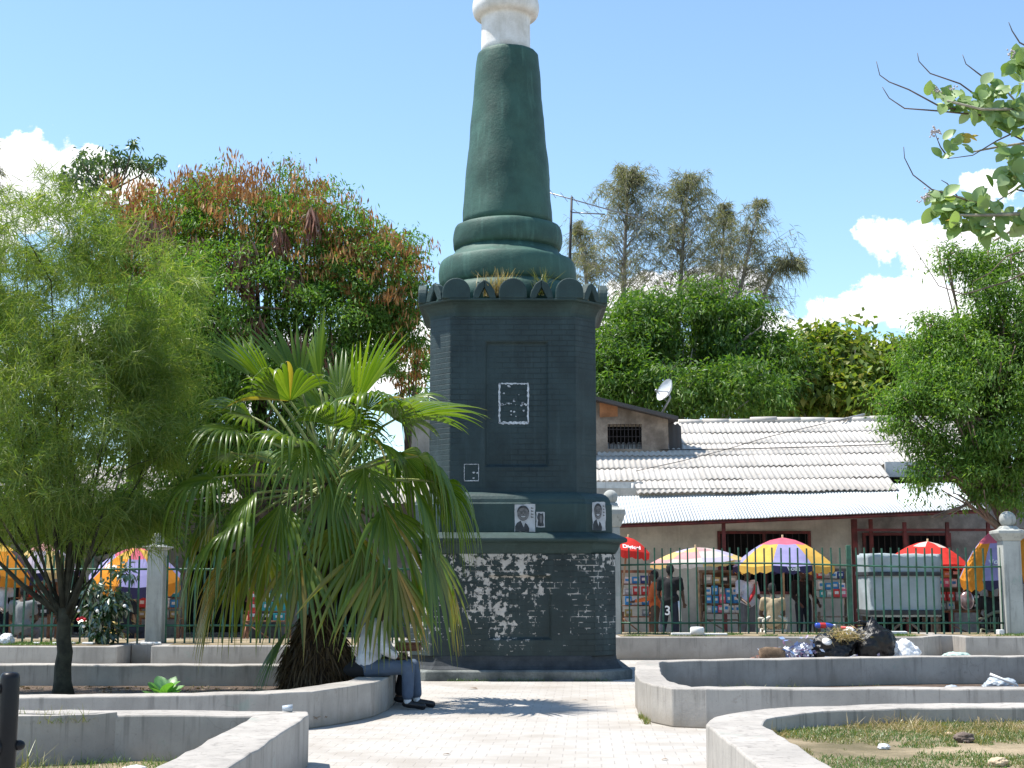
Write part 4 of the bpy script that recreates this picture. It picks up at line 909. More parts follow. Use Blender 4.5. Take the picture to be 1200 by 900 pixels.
def branches(base,blobs,r0,seg=7,seed=0,extra=3,lift=.35,trunk_to=None,wob=.06,minr=.012,limb=.5):
    r=random.Random(seed); mb=MB(); base=Vector(base); top=Vector(trunk_to) if trunk_to else base.lerp(Vector(blobs[0][0]),.5)
    n=6; pts=[base.lerp(top,i/n)+Vector((r.gauss(0,wob),r.gauss(0,wob),0))*(i>0) for i in range(n+1)]
    mb.tube(pts,[r0*(1.25 if i==0 else 1-.35*i/n) for i in range(n+1)],9)
    for c,rr in blobs:
        c=Vector(c); st=pts[r.choice((n-2,n-1,n))]; d=c-st; m=st+d*.5+Vector((0,0,-abs(d.z)*.1+lift*r.random()*.4))+Vector((r.gauss(0,.12),r.gauss(0,.12),0))*d.length*.3
        rb=max(minr*2,r0*limb*min(1,.35+rr[0]/3)); P=[st.lerp(m,t)*(1-t)+m.lerp(c,t)*t for t in [i/7 for i in range(8)]]
        mb.tube(P,[rb*(1-.7*i/7) for i in range(8)],6)
        for _ in range(extra):
            k=r.randint(3,7); a=P[k]; e=c+Vector((r.uniform(-1,1)*rr[0],r.uniform(-1,1)*rr[1],r.uniform(-.6,1)*rr[2]))*.85
            mm=a.lerp(e,.5)+Vector((0,0,.08*rr[2])); q=[a,a.lerp(mm,.6),mm,mm.lerp(e,.6),e]; mb.tube(q,[rb*.4,rb*.34,rb*.26,rb*.18,max(minr*.5,rb*.08)],5)
    return mb
def tree(name,label,cat,base,group=None): return thing(name,label,cat,tuple(base),group)
M_bark=srf('grey brown bark',(.13,.10,.075),.95,.4,5,bump=.7,fine=.4); M_barkd=srf('dark green bark',(.06,.055,.035),.9,.4,6,bump=.5,fine=.3); M_barkg=srf('pale grey bark',(.30,.27,.24),.9,.3,5,bump=.5,fine=.3)
# ---------------------------------------------------------------- feathery tree on the left
LM_park=leafmat('feathery yellow green leaves',[(.095,.165,.032),(.145,.22,.045),(.20,.27,.065),(.30,.32,.10)],.5,gloss=.03)
Yk=16.9; kb=gp(75,799,.10); kb=Vector((at(75,799,Yk).x,Yk,.09))
fk=tree('feathery_tree','feathery drooping yellow green tree growing in the planter left of the palm','tree',kb)
bl=[pxblob(60,330,16.9,130,110),pxblob(150,345,17.2,88,80),pxblob(20,470,16.5,130,110),pxblob(125,500,16.8,95,95),pxblob(165,430,17.4,60,80),pxblob(30,270,17,85,48),pxblob(95,268,17.3,40,36),pxblob(60,575,16.7,130,55),pxblob(165,560,17,60,60),pxblob(190,500,17.3,42,60),pxblob(-70,400,17,130,150),pxblob(-40,570,16.6,100,60),pxblob(100,605,16.9,90,34),pxblob(30,610,17.2,80,30),pxblob(170,600,17.3,46,36)]
mb=branches(kb,bl,.11,seed=3,extra=2,trunk_to=Vector(at(74,712,Yk)),wob=.012,minr=.006,limb=.26)
for a,b in(((76,722),(20,640)),((76,722),(62,600)),((77,722),(85,600)),((78,722),(108,640)),((72,720),(-10,650)),((80,724),(104,650))):
    p=at(*a,Yk); q=at(*b,Yk+random.uniform(-.5,.4)); m=p.lerp(q,.5)+Vector((0,0,-.05)); mb.tube([p,p.lerp(m,.6),m,m.lerp(q,.6),q,q+(q-m)*.8],[.045,.036,.030,.025,.018,.01],7)
put('trunk',mb,M_barkd,fk)
cc,oo=clumps(bl,230,-.16,1.3); n=len(cc); K=34
P=np.repeat(cc,K,0)+RNG.normal(size=(n*K,3))*.05; out=np.repeat(unit(oo*np.array([1,1,.5])+np.array([0,0,.15])),K,0)
D=unit(out*.5+RNG.normal(size=(n*K,3))*.65+np.array([0,0,.12])); L=RNG.uniform(.14,.34,n*K); V,Q=strands(P,D,L,RNG.uniform(.005,.0105,n*K),RNG.uniform(.15,.8,n*K))
npmesh('crown',V,Q,LM_park,fk)
# wisps that stick up out of the top
def wisp(px,py,h):
    p=np.array(at(px,py,17.0)); k=60; t=RNG.random(k)[:,None]; P=p+np.array([0.04,0,h])*t; D=unit(RNG.normal(size=(k,3))*.6+np.array([-.2,0,.5])); return strands(P,D,RNG.uniform(.12,.28,k),np.full(k,.006),RNG.uniform(.1,.5,k))
VV=[];QQ=[];o_=0
for w in((50,225,.25),(22,248,.2),(95,238,.2),(8,235,.15)):
    V,Q=wisp(*w); VV.append(V);QQ.append(Q+o_);o_+=len(V)
tag(npmesh('top_wisps',np.concatenate(VV),np.concatenate(QQ),LM_park,fk),None,None,kind='stuff')
# ---------------------------------------------------------------- tree with brown pods
LM_fl=leafmat('bright fern leaves',[(.055,.14,.018),(.085,.185,.025),(.12,.23,.035),(.18,.27,.05)],.45,gloss=.03); LM_pod=leafmat('brown seed pods and dead leaves',[(.22,.085,.035),(.40,.17,.05),(.55,.26,.08),(.60,.38,.18)],.15,gloss=.03,tcol=(1.1,.9,.6)); LM_podd=leafmat('dark red brown pods',[(.12,.045,.03),(.22,.09,.06),(.40,.24,.17)],.05,gloss=.05,tcol=(1,.8,.6))
Yf=32.0; fb_=Vector((at(312,740,Yf).x,Yf,0)); ft=tree('flame_tree','broad tree with fern leaves and masses of brown hanging pods behind the palm','tree',fb_)
bf=[pxblob(285,262,32,75,58),pxblob(215,262,32.5,70,50),pxblob(360,290,32,75,60),pxblob(430,320,31.5,60,52),pxblob(470,345,31.5,26,38),pxblob(170,300,33,60,60),pxblob(260,370,31,100,75),pxblob(370,385,31.5,85,68),pxblob(190,400,32,70,70),pxblob(430,390,31.5,40,45),pxblob(300,470,31.5,95,60),pxblob(210,490,32,60,60),pxblob(320,215,32.5,60,25),pxblob(150,230,33,40,25),pxblob(400,262,32,50,35),pxblob(478,380,31.5,22,30),pxblob(455,300,32,36,30),pxblob(250,225,32.5,45,28)]
mb=branches(fb_,bf,.30,seed=5,extra=6,trunk_to=Vector(at(310,600,Yf)),wob=.05,minr=.025)
put('trunk',mb,M_bark,ft)
def fernclumps(bl_,per,K,rad,l,w,gap,gs,droop=.35):
    cc,oo=clumps(bl_,per,gap,gs); n=len(cc)
    P=np.repeat(cc,K,0)+RNG.normal(size=(n*K,3))*rad*np.array([1,1,.55]); ax=np.repeat(unit(oo+RNG.normal(size=oo.shape)*.5),K,0)
    D=unit(ax*.5+RNG.normal(size=(n*K,3))*.6+np.array([0,0,-droop])); Nn=unit(RNG.normal(size=(n*K,3))*.6+np.array([0,0,1.0]))
    return leaves(P,D,Nn,RNG.uniform(l*.6,l*1.3,n*K),RNG.uniform(w*.7,w*1.3,n*K),.25)
V,Q=fernclumps(bf,105,62,.19,.115,.036,.02,.7); bfl=bf[5:12]+[pxblob(330,450,31.3,60,50),pxblob(390,440,31.5,50,45),pxblob(240,440,31.3,70,60),pxblob(300,530,31.6,110,40),pxblob(180,450,31.8,60,60)]; V2,Q2=fernclumps(bfl,80,56,.2,.12,.038,-.12,.8,.5); npmesh('crown',np.concatenate([V,V2]),np.concatenate([Q,Q2+len(V)]),LM_fl,ft)
cc,oo=clumps([(c,(r[0]*1.06,r[1]*1.1,r[2]*1.08)) for c,r in bf[:6]+bf[12:]],75,.0,.55); n=len(cc); K=20; P=np.repeat(cc,K,0)+RNG.normal(size=(n*K,3))*np.array([.13,.13,.08])
D=unit(RNG.normal(size=(n*K,3))*.28+np.array([0,0,-1.0])); V,Q=leaves(P,D,randdir(n*K),RNG.uniform(.12,.26,n*K),RNG.uniform(.028,.05,n*K)); o=npmesh('seed_pods',V,Q,LM_pod,ft); o['label']='orange brown dead leaflets and pods'
VV=[];QQ=[];o_=0
for (px,py,w,h) in((172,278,18,34),(185,295,14,40),(285,310,16,30),(292,345,12,32),(330,290,10,34),(276,330,14,28),(240,345,12,24),(365,270,8,40),(375,430,16,34),(350,420,14,30),(280,400,10,30),(230,300,10,20),(300,390,10,26),(195,320,8,22),(345,340,10,26),(200,430,8,22)):
    n=110; c=at(px,py-h*.5,30.6); k=1/F*30.6; P=np.array(c)+RNG.normal(size=(n,3))*np.array([w*k*.45,.12,.12]); D=unit(RNG.normal(size=(n,3))*.22+np.array([0,0,-1.0])+(P-np.array(c))*np.array([.9,.6,0])); V,Q=leaves(P,D,randdir(n),RNG.uniform(.4,1.1,n)*h*k,RNG.uniform(.03,.055,n)); VV.append(V);QQ.append(Q+o_);o_+=len(V)
o=npmesh('dry_pod_bunches',np.concatenate(VV),np.concatenate(QQ),LM_podd,ft); o['label']='dark red brown bunches of long pods'
# orange leaved shrub top between palm and monument
sb=Vector((at(482,740,33).x,33,0)); st=tree('rusty_tree','small tree with rust brown leaves showing between the palm and the monument','tree',sb)
bs_=[pxblob(486,415,33,26,24),pxblob(478,440,33,26,24),pxblob(470,425,33.3,22,22)]
put('trunk',branches(sb,bs_,.10,seed=8,extra=3,trunk_to=Vector(at(480,470,33)),minr=.02),M_bark,st)
V,Q=fernclumps(bs_,60,22,.10,.14,.05,-.1,1.0); npmesh('crown',V,Q,LM_fl,st); cc,oo=clumps(bs_,60,-.2,1); n=len(cc);K=10; P=np.repeat(cc,K,0)+RNG.normal(size=(n*K,3))*.09; D=unit(RNG.normal(size=(n*K,3))*.35+np.array([0,0,-1.0])); V,Q=leaves(P,D,randdir(n*K),RNG.uniform(.12,.25,n*K),RNG.uniform(.03,.06,n*K)); npmesh('rusty_leaves',V,Q,LM_pod,st)
# pale dry grass-like branch beside the parapet
# ---------------------------------------------------------------- whorled tree poking over the pod tree
LM_wh=leafmat('dull green whorled leaves',[(.05,.10,.03),(.08,.14,.045),(.12,.17,.06)],.35)
wb=Vector((at(150,740,36).x,36,0)); wt=tree('whorled_tree','spindly branches with leaf whorls reaching above the feathery tree against the cloud','tree',wb)
wl=[(88,205,13),(80,213,10),(95,190,11),(105,196,15),(118,187,13),(128,193,14),(112,205,14),(135,180,9),(144,194,13),(152,188,11),(162,190,12),(170,192,11),(178,198,9),(188,188,6),(156,168,5),(108,215,12),(74,220,10),(99,182,9),(76,203,7),(90,225,11),(102,228,12)]
mb=MB(); root=at(146,262,36); fk1=at(133,222,36)
mb.tube([wb,wb+Vector((.1,0,3)),at(150,330,36),root,at(136,240,36),fk1,at(138,196,36)],[.22,.18,.12,.07,.06,.05,.03],8)
VV=[];QQ=[];o_=0
for px,py,r in wl:
    p=at(px,py,36+random.uniform(-.6,.6)); s_=random.choice((root,fk1,at(136,240,36),fk1)); mb.tube([s_,s_.lerp(p,.5)+Vector((0,0,-.06)),p],[.032,.022,.012],5)
    n=int(30+r*4); k=r/F*36; P=np.array(p)+RNG.normal(size=(n,3))*k*.5; D=unit(RNG.normal(size=(n,3))+np.array([0,0,-.5])); V,Q=leaves(P,D,randdir(n),RNG.uniform(.10,.22,n),RNG.uniform(.04,.08,n),.3); VV.append(V);QQ.append(Q+o_);o_+=len(V)
put('trunk',mb,M_bark,wt); npmesh('crown',np.concatenate(VV),np.concatenate(QQ),LM_wh,wt)
# ---------------------------------------------------------------- casuarinas
LM_cas=leafmat('grey green casuarina needles',[(.11,.125,.085),(.17,.18,.11),(.23,.22,.14),(.29,.26,.17)],.35,gloss=.03)
def casuarina(label,base_px,Y,path,widths,droop=1.0,sprays=240,K=24):
    b=Vector((at(base_px,700,Y).x,Y,0)); t=tree('casuarina',label,'tree',b,'casuarina trees behind the roofs'); mb=MB()
    pts=[b]+[Vector(at(px,py,Y)) for px,py in path]; n=len(pts); mb.tube(pts,[.17*(1-.93*i/(n-1)) for i in range(n)],7)
    seg=[pts[i] for i in range(1,n)]; VV=[];QQ=[];o_=0
    for s in range(sprays):
        u=random.random()*(len(seg)-1.001); i=int(u); p=seg[i].lerp(seg[i+1],u-i); w=(widths[i]+(widths[i+1]-widths[i])*(u-i))/F*Y
        a=random.uniform(0,2*PI); d=Vector((math.cos(a),math.sin(a),random.uniform(.2,.9))); q=p+d*w*random.uniform(.3,1.0); m=p.lerp(q,.55)+Vector((0,0,.10*w)); e=q+Vector((d.x*.2*w,d.y*.2*w,-w*.25*droop))
        mb.tube([p,m,q,e],[.014,.011,.007,.004],4)
        bp=np.array([[*(p.lerp(m,x/5.0)) ] for x in range(2,6)]+[[*(m.lerp(q,x/6.0))] for x in range(7)]+[[*(q.lerp(e,x/5.0))] for x in range(6)])
        P=bp[RNG.integers(0,len(bp),K)]+RNG.normal(size=(K,3))*.05; D=unit(np.array([d.x,d.y,.1])*.5+RNG.normal(size=(K,3))*.6+np.array([0,0,-.25])); V,Q=strands(P,D,RNG.uniform(.22,.5,K),RNG.uniform(.016,.03,K),RNG.uniform(.2,.8,K)); VV.append(V);QQ.append(Q+o_);o_+=len(V)
    put('trunk',mb,M_barkg,t); npmesh('crown',np.concatenate(VV),np.concatenate(QQ),LM_cas,t)
casuarina('tall brown grey casuarina with a pointed top right of the monument',728,64,[(728,420),(731,330),(733,270),(736,225),(738,203)],[95,80,58,38,12],sprays=300,K=30)
casuarina('second casuarina with feathered crown just right of the tallest one',795,64,[(792,430),(797,340),(800,290),(803,245),(806,208)],[95,80,60,44,14],sprays=300,K=30)
casuarina('drooping casuarina leaning right with bent dark sprays over the green trees',850,63,[(850,430),(862,360),(872,320),(880,282),(890,236)],[70,75,62,36,10],1.5,sprays=170,K=28)
casuarina('thin casuarina top between two broader ones',838,66,[(845,430),(848,360),(846,310),(848,270),(850,240)],[40,40,30,18,5],sprays=130,K=28)
casuarina('sparse casuarina branches low over the green trees, drooping to the right',905,63,[(880,430),(890,360),(905,322),(922,308),(940,318)],[40,34,28,20,14],1.9,sprays=110,K=26)
casuarina('faint casuarina close beside the monument parapet',682,66,[(690,430),(690,360),(686,320),(682,290),(678,262)],[40,36,28,16,5],sprays=130,K=24)
casuarina('casuarina edge cut off at the far left of the sky',-22,50,[(-20,420),(-22,330),(-20,270),(-18,210),(-14,165)],[50,36,30,22,6],sprays=150)
# ---------------------------------------------------------------- green trees behind the house
LM_b1=leafmat('mid green leaves',[(.045,.11,.018),(.068,.15,.024),(.10,.19,.03),(.17,.24,.05)],.45,gloss=.03); LM_b2=leafmat('broad almond leaves',[(.08,.14,.02),(.13,.20,.03),(.20,.26,.05),(.32,.28,.07)],.45,gloss=.03); LM_nm=leafmat('neem leaves',[(.065,.15,.022),(.10,.20,.032),(.14,.25,.042),(.22,.31,.07)],.48,gloss=.03)
def broad(label,name,base_px,Y,bl,mat,per,K,rad,l,w,gap,gs,bark=None,r0=.3,seed=0,cat='tree',group='green trees behind the house',top=None,extra=5,base_z=0.0):
    b=Vector((at(base_px,700,Y).x,Y,base_z)); t=tree(name,label,cat,b,group)
    put('trunk',branches(b,bl,r0,seed=seed,extra=extra,trunk_to=top,minr=.03),bark or M_barkg,t); V,Q=fernclumps(bl,per,K,rad,l,w,gap,gs); npmesh('crown',V,Q,mat,t); return t
b5=[pxblob(745,405,50,50,52),pxblob(800,395,50.5,60,55),pxblob(860,400,51,58,55),pxblob(905,425,51,48,50),pxblob(720,440,49,45,45),pxblob(780,455,48.5,65,40),pxblob(860,460,48.5,60,36),pxblob(680,440,50,50,60),pxblob(820,360,51,45,30),pxblob(760,365,51,36,28)]
broad('big dense fern leaved green tree rising right behind the rooftop room','fern_tree',800,50,b5,LM_b1,75,56,.26,.22,.066,-.1,.55,seed=11)
b6=[pxblob(970,420,53,44,42),pxblob(1020,415,53,44,38),pxblob(1060,440,53,48,46),pxblob(985,465,51.5,52,30),pxblob(935,445,52,36,45),pxblob(1110,450,54,50,45),pxblob(915,455,51.5,40,34),pxblob(995,445,52,50,44),pxblob(1075,465,52,50,40),pxblob(1040,475,51,50,24),pxblob(1150,420,55,50,50)]
broad('broad leaved almond tree with yellowish leaves behind the roof ridge','almond_tree',1010,53,b6,LM_b2,62,22,.30,.36,.17,-.08,.6,seed=12)
b7=[pxblob(560,440,52,60,60),pxblob(520,470,52,50,50),pxblob(620,450,52,60,60)]
broad('green tree almost wholly hidden behind the monument shaft','fern_tree',560,52,b7,LM_b1,22,22,.22,.26,.085,0,.55,seed=13)
b8=[pxblob(70,470,33,100,90),pxblob(-20,430,33,90,110),pxblob(180,540,33,90,60),pxblob(300,560,33,100,55),pxblob(60,590,32,110,42),pxblob(400,550,33,60,50),pxblob(210,600,32,80,34),pxblob(-60,560,32,110,80),pxblob(330,620,32.5,60,22)]
broad('dark mass of a green tree filling the gap behind the feathery tree','fern_tree',128,33,b8,LM_b1,75,34,.2,.17,.055,-.1,.6,seed=14,r0=.2)
# neem on the right in front of the house
Yn=28.9; nb=[pxblob(1175,330,29,42,40),pxblob(1110,300,29.3,18,16),pxblob(1150,395,29,55,40),pxblob(1095,455,28.7,40,30),pxblob(1145,490,28.6,60,50),pxblob(1210,470,28.8,80,80),pxblob(1110,555,28.5,32,26),pxblob(1160,560,28.6,42,36),pxblob(1065,470,28.8,24,22),pxblob(1210,350,29,60,70),pxblob(1050,492,28.7,16,20),pxblob(1078,560,28.5,14,20),pxblob(1200,570,28.7,40,36),pxblob(1098,606,28.4,8,8),pxblob(1090,380,29.2,15,14),pxblob(1065,500,28.6,12,14),pxblob(1240,400,29,90,120),pxblob(1120,395,29.2,30,18),pxblob(1085,520,28.7,28,28),pxblob(1130,585,28.5,26,16),pxblob(1068,425,29.3,18,14),pxblob(1165,440,28.4,60,40),pxblob(1120,490,28.3,46,34),pxblob(1185,400,28.6,50,44),pxblob(1120,425,28.8,34,26),pxblob(1180,520,28.3,50,40),pxblob(1140,312,29.3,24,20),pxblob(1085,400,29.1,22,16),pxblob(1040,470,29,14,12)]
broad('bright green neem tree hanging over the awning on the right','neem_tree',1174,29.4,nb,LM_nm,250,50,.16,.105,.032,.03,1.2,bark=srf('pinkish brown bark',(.26,.18,.14),.9,.3,4,bump=.5),r0=.17,seed=21,group=None,top=Vector(at(1185,560,29.4)),extra=5)
# ---------------------------------------------------------------- milkweed branches, upper right corner
LM_mw=leafmat('thick grey green milkweed leaves',[(.14,.23,.06),(.20,.30,.09),(.27,.37,.15),(.34,.42,.22)],.3,gloss=.05); LM_mwy=leafmat('yellowing milkweed leaves',[(.45,.30,.04),(.38,.33,.08)],.35); M_twig=srf('pale twig',(.36,.33,.25),.9,.3,9,bump=.4); M_twd=srf('dry twig',(.16,.12,.10),.9,.3,9,bump=.4)
Ym=9.6; mbb=Vector((at(1420,800,Ym).x,Ym,.30)); mw=tree('milkweed_shrub','tall milkweed with thick round grey green leaves on bare twigs in the upper right corner','shrub',mbb)
def ovate(p,d,nrm,l,w,fold=.12):
    p=Vector(p); d=Vector(d).normalized(); s_=d.cross(Vector(nrm)); 
    if s_.length<1e-3: s_=d.orthogonal()
    s_.normalize(); nn=s_.cross(d); V=[];prof=[(0,.12),(.12,.62),(.3,.92),(.5,1.0),(.7,.86),(.87,.5),(1.0,.04)]
    for t,b in prof:
        c=p+d*l*t-nn*l*.18*t*t; V+=[c-s_*w*.5*b+nn*w*fold*b,c,c+s_*w*.5*b+nn*w*fold*b]
    Q=[]
    for i in range(len(prof)-1): Q+=[(i*3,i*3+1,i*3+4,i*3+3),(i*3+1,i*3+2,i*3+5,i*3+4)]
    return V,Q
stem=MB(); dry=MB(); LV=[];LQ=[];LI=[]
def addleaf(p,d,n,l,w,mi=0):
    V,Q=ovate(p,d,n,l,w); b=len(LV); LV.extend(V); LQ.extend([tuple(b+i for i in q) for q in Q]); LI.extend([mi]*len(Q))
def twig(pts,r0,r1,mbx,Ys=None):
    P=[at(px,py,(Ys or Ym)+dy) for px,py,dy in pts]; Q_=[]
    for i in range(len(P)-1):
        for t in(0,.33,.66): Q_.append(P[i].lerp(P[i+1],t))
    Q_.append(P[-1]); mbx.tube(Q_,[r0+(r1-r0)*i/(len(Q_)-1) for i in range(len(Q_))],6); return P
main=[mbb,at(1330,640,Ym),at(1280,420,Ym),at(1262,300,Ym),at(1250,180,Ym),at(1240,60,Ym)]; stem.tube(main,[.06,.055,.05,.04,.03,.02],8)
stem.tube([at(1282,430,Ym),at(1240,330,Ym),at(1205,262,Ym)],[.035,.025,.016],7)
B_=[([(1255,120,0),(1200,128,0),(1150,128,-.1),(1110,118,-.1)],.014,.007),([(1256,200,0),(1200,168,.1),(1170,172,.1),(1140,178,.1)],.013,.006),([(1260,300,0),(1205,250,0),(1160,252,-.1),(1118,252,-.1)],.017,.008),([(1262,310,0),(1190,268,.1),(1165,282,.1)],.013,.008),([(1250,150,.2),(1200,130,.2),(1170,96,.2)],.011,.006),([(1246,100,0),(1204,70,0),(1188,74,0)],.012,.008),([(1260,250,0),(1210,205,.2),(1180,190,.2)],.01,.006)]
for pts,a,b in B_: twig(pts,a,b,stem)
D_=[[(1112,186,0),(1102,172,0),(1096,157,0)],[(1120,128,0),(1100,124,0),(1065,105,0),(1042,96,0),(1031,88,0),(1027,72,0)],[(1150,135,0),(1100,130,0),(1060,127,0),(1042,115,0),(1034,102,0)],[(1150,116,0),(1125,98,0),(1090,86,0),(1077,72,0),(1075,62,0)],[(1165,100,.1),(1145,85,.1),(1132,75,.1),(1128,64,.1)],[(1150,240,0),(1110,227,0),(1092,222,0),(1070,205,0),(1060,185,0),(1059,172,0)],[(1200,150,0),(1168,165,0),(1140,182,0),(1110,186,0)],[(1150,245,.1),(1130,240,.1),(1110,215,.1),(1103,211,.1)],[(1215,60,0),(1195,50,0),(1186,36,0),(1182,26,0)],[(1240,300,0),(1180,330,.2),(1130,345,.2),(1100,335,.2),(1068,285,.2)],[(1245,280,0),(1180,300,.2),(1160,320,.2),(1140,330,.2)],[(1250,160,0),(1200,140,.2),(1160,118,.2),(1148,125,.2)],[(1210,170,0),(1170,150,.1),(1155,138,.1)],[(1230,230,0),(1190,222,.1),(1165,238,.1),(1150,228,.1)]]
for pts in D_: twig(pts,.007,.0022,dry)
rm=random.Random(12)
def whorl(px,py,n,rad,lpx,dy=0,yel=0):
    n=int(n*1.6); lpx*=.80
    for i in range(n):
        p=at(px+rm.gauss(0,rad*.55),py+rm.gauss(0,rad*.35),Ym+dy+rm.gauss(0,.05)); l=lpx*rm.uniform(.7,1.2)/F*Ym
        d=Vector((rm.uniform(-1,1),rm.uniform(-.8,.5),rm.uniform(-.9,1))); nn=Vector((rm.uniform(-.5,.5),-1,rm.uniform(.2,.9)))
        addleaf(p,d,nn,l,l*rm.uniform(.58,.75),1 if rm.random()<yel else 0)
for w in((1108,116,9,15,22,0,0),(1125,122,12,20,23),(1145,120,7,12,23),(1160,105,6,8,24),(1165,145,6,15,25),(1183,140,5,12,24),(1112,166,4,8,20),(1128,170,3,7,18,0,.0),(1138,162,3,3,17,0,1),(1102,184,2,3,18),(1190,76,8,10,26),(1197,72,5,8,26),(1190,205,8,10,30),(1180,198,4,8,26,0,.4),(1195,215,4,8,30),(1106,240,9,14,27,0,0),(1122,248,9,14,30),(1118,264,6,10,26,0,.2),(1140,238,7,10,28),(1150,268,6,10,27),(1140,262,4,9,22),(1163,272,4,8,22),(1196,150,6,10,26),(1210,120,10,16,28),(1220,220,10,16,30),(1160,130,5,9,24),(1098,232,6,8,18),(1170,110,7,10,24),(1190,128,7,10,26),(1175,250,6,10,26),(1195,262,7,10,28),(1185,180,6,10,26),(1170,215,4,8,22),(1198,100,6,8,26),(1155,250,5,9,24),(1175,175,2,6,20)): whorl(*w)
fl=MB()
for px,py in((1097,108),(1186,62),(1094,154),(1098,156),(1082,232),(1088,228),(1115,104)):
    for i in range(16):
        p=at(px+rm.gauss(0,3),py+rm.gauss(0,2.5),Ym+rm.gauss(0,.02)); fl.ball(p,rm.uniform(.005,.009),6,4)
put('stem',stem,M_twig,mw); put('dry_twigs',dry,M_twd,mw); npmesh('leaves',LV,LQ,[LM_mw,LM_mwy],mw,mi=LI,smooth=True); tag(put('flower_buds',fl,srf('pale lilac buds',(.55,.48,.47),.8,.2,30,bump=0),mw),None,None,kind='stuff')
# young milkweed in the palm planter
ys=gp(193,806,.11); ym=tree('milkweed_seedling','young bright green milkweed standing in the soil between feathery tree and palm','plant',(at(193,806,15.0).x,15.0,.10)); LV=[];LQ=[];LI=[]
sx0=at(193,806,15.0).x
for i in range(15):
    a=i*2.4; p=(sx0+math.cos(a)*.03,15.0+math.sin(a)*.03,.13+.012*i); addleaf(p,(math.cos(a),math.sin(a)*.7,.75+.03*i),(-math.cos(a)*.6,-math.sin(a)*.6-.3,.8),rm.uniform(.17,.24),rm.uniform(.12,.15))
npmesh('leaves',LV,LQ,[leafmat('fresh milkweed leaves',[(.11,.30,.05),(.17,.38,.09),(.22,.44,.14)],.35,gloss=.07)],ym,smooth=True); put('stem',MB().tube([(sx0,15.0,.06),(sx0,15.0,.30)],.014,6),M_twig,ym)
# dark flowering bush at the left railings
LM_bu=leafmat('dark glossy leaves',[(.012,.04,.012),(.02,.06,.015),(.035,.085,.02)],.2,gloss=.18,rough=.3); Yb=24.2; bb=Vector((at(118,755,Yb).x,Yb,.36)); bu=tree('flowering_bush','dark glossy bush with red and white blooms growing at the left railings','shrub',bb)
bbl=[pxblob(108,700,Yb,15,20),pxblob(122,705,Yb,22,22),pxblob(118,730,Yb,22,22),pxblob(138,708,Yb,14,10),pxblob(145,672,Yb,13,9),pxblob(108,688,Yb,14,10)]
mb=branches(bb,bbl,.035,seed=31,extra=3,trunk_to=Vector((bb.x,bb.y,.7)),minr=.006,wob=.01); put('trunk',mb,M_barkd,bu)
V,Q=fernclumps(bbl,330,10,.06,.15,.06,-.3,1.5); npmesh('crown',V,Q,LM_bu,bu)
fb=MB(); fw=MB()
for px,py in((96,724),(99,726),(92,726)): fb.ball(at(px,py,Yb-.35),(.035,.035,.03),8,6)
for px,py in((91,712),(92,716),(146,710),(98,734),(114,716)): fw.ball(at(px,py,Yb-.35),(.03,.03,.026),8,6)
put('red_bloom',fb,srf('red petals',(.5,.02,.03),.6,.1,20,bump=0),bu); put('white_bloom',fw,srf('white petals',(.75,.75,.72),.6,.1,20,bump=0),bu)
# ---------------------------------------------------------------- fan palm
def palm_mat():
    m,nt,out=new_mat('fan palm blade'); h=N(nt); g=h.n('ShaderNodeNewGeometry')
    at_=h.n('ShaderNodeAttribute',attribute_name='dry'); 
    c=h.ramp(g.outputs['Random Per Island'],[(0,(.052,.105,.012)),(.5,(.085,.145,.016)),(1,(.135,.195,.03))]); c=h.mix(h.mapr(h.noise(3,g.outputs['Position'],3),.3,.7,0,.35),c,(.05,.09,.02))
    c=h.mix(at_.outputs['Fac'],c,(.36,.22,.07))
    d=h.n('ShaderNodeBsdfPrincipled'); h.l(c,d.inputs['Base Color']); d.inputs['Roughness'].default_value=.33; d.inputs['Specular IOR Level'].default_value=.42
    t=h.n('ShaderNodeBsdfTranslucent'); h.l(h.mix(1.0,c,(2.0,2.1,.4),'MULTIPLY'),t.inputs['Color']); mx=h.n('ShaderNodeMixShader'); mx.inputs[0].default_value=.36; h.l(d.outputs[0],mx.inputs[1]); h.l(t.outputs[0],mx.inputs[2]); h.l(mx.outputs[0],out.inputs[0]); return m
M_fan=palm_mat(); M_pet=srf('palm stalk',(.26,.30,.09),.5,.3,6,bump=.2); M_fib=srf('palm fibre',(.075,.05,.032),.95,.5,8,bump=.8,bdist=.03,fine=.4); M_skirt2=leafmat('dead palm fibre',[(.05,.033,.02),(.10,.065,.035),(.18,.12,.065)],.1,gloss=.02)
Yp=16.9; pxc=at(372,800,Yp).x; palm=tree('fan_palm','big fan palm with drooping split leaves and a shaggy brown trunk in the planter','palm',(pxc,Yp,.09))
CR_=at(386,572,Yp)
tb=MB(); prof=[]
for i in range(40):
    t=i/39; z=.09+(CR_.z+.05-.09)*t; r=(.36 if t<.2 else .36-.20*min(1,(t-.2)/.15))*(1+.07*math.sin(i*2.1)); r=max(.12,r-.04*max(0,t-.35)); prof.append((r,z))
rng=[]
for r,z in prof: rng.append([(pxc+(CR_.x-pxc)*(z-.09)/2.4+r*(1+.08*mnoise.noise(Vector((math.cos(a)*3,math.sin(a)*3,z*6))))*math.cos(a),Yp+r*math.sin(a),z) for a in [2*PI*k/24 for k in range(24)]])
tb.loft(rng,smooth=True); put('trunk',tb,M_fib,palm)
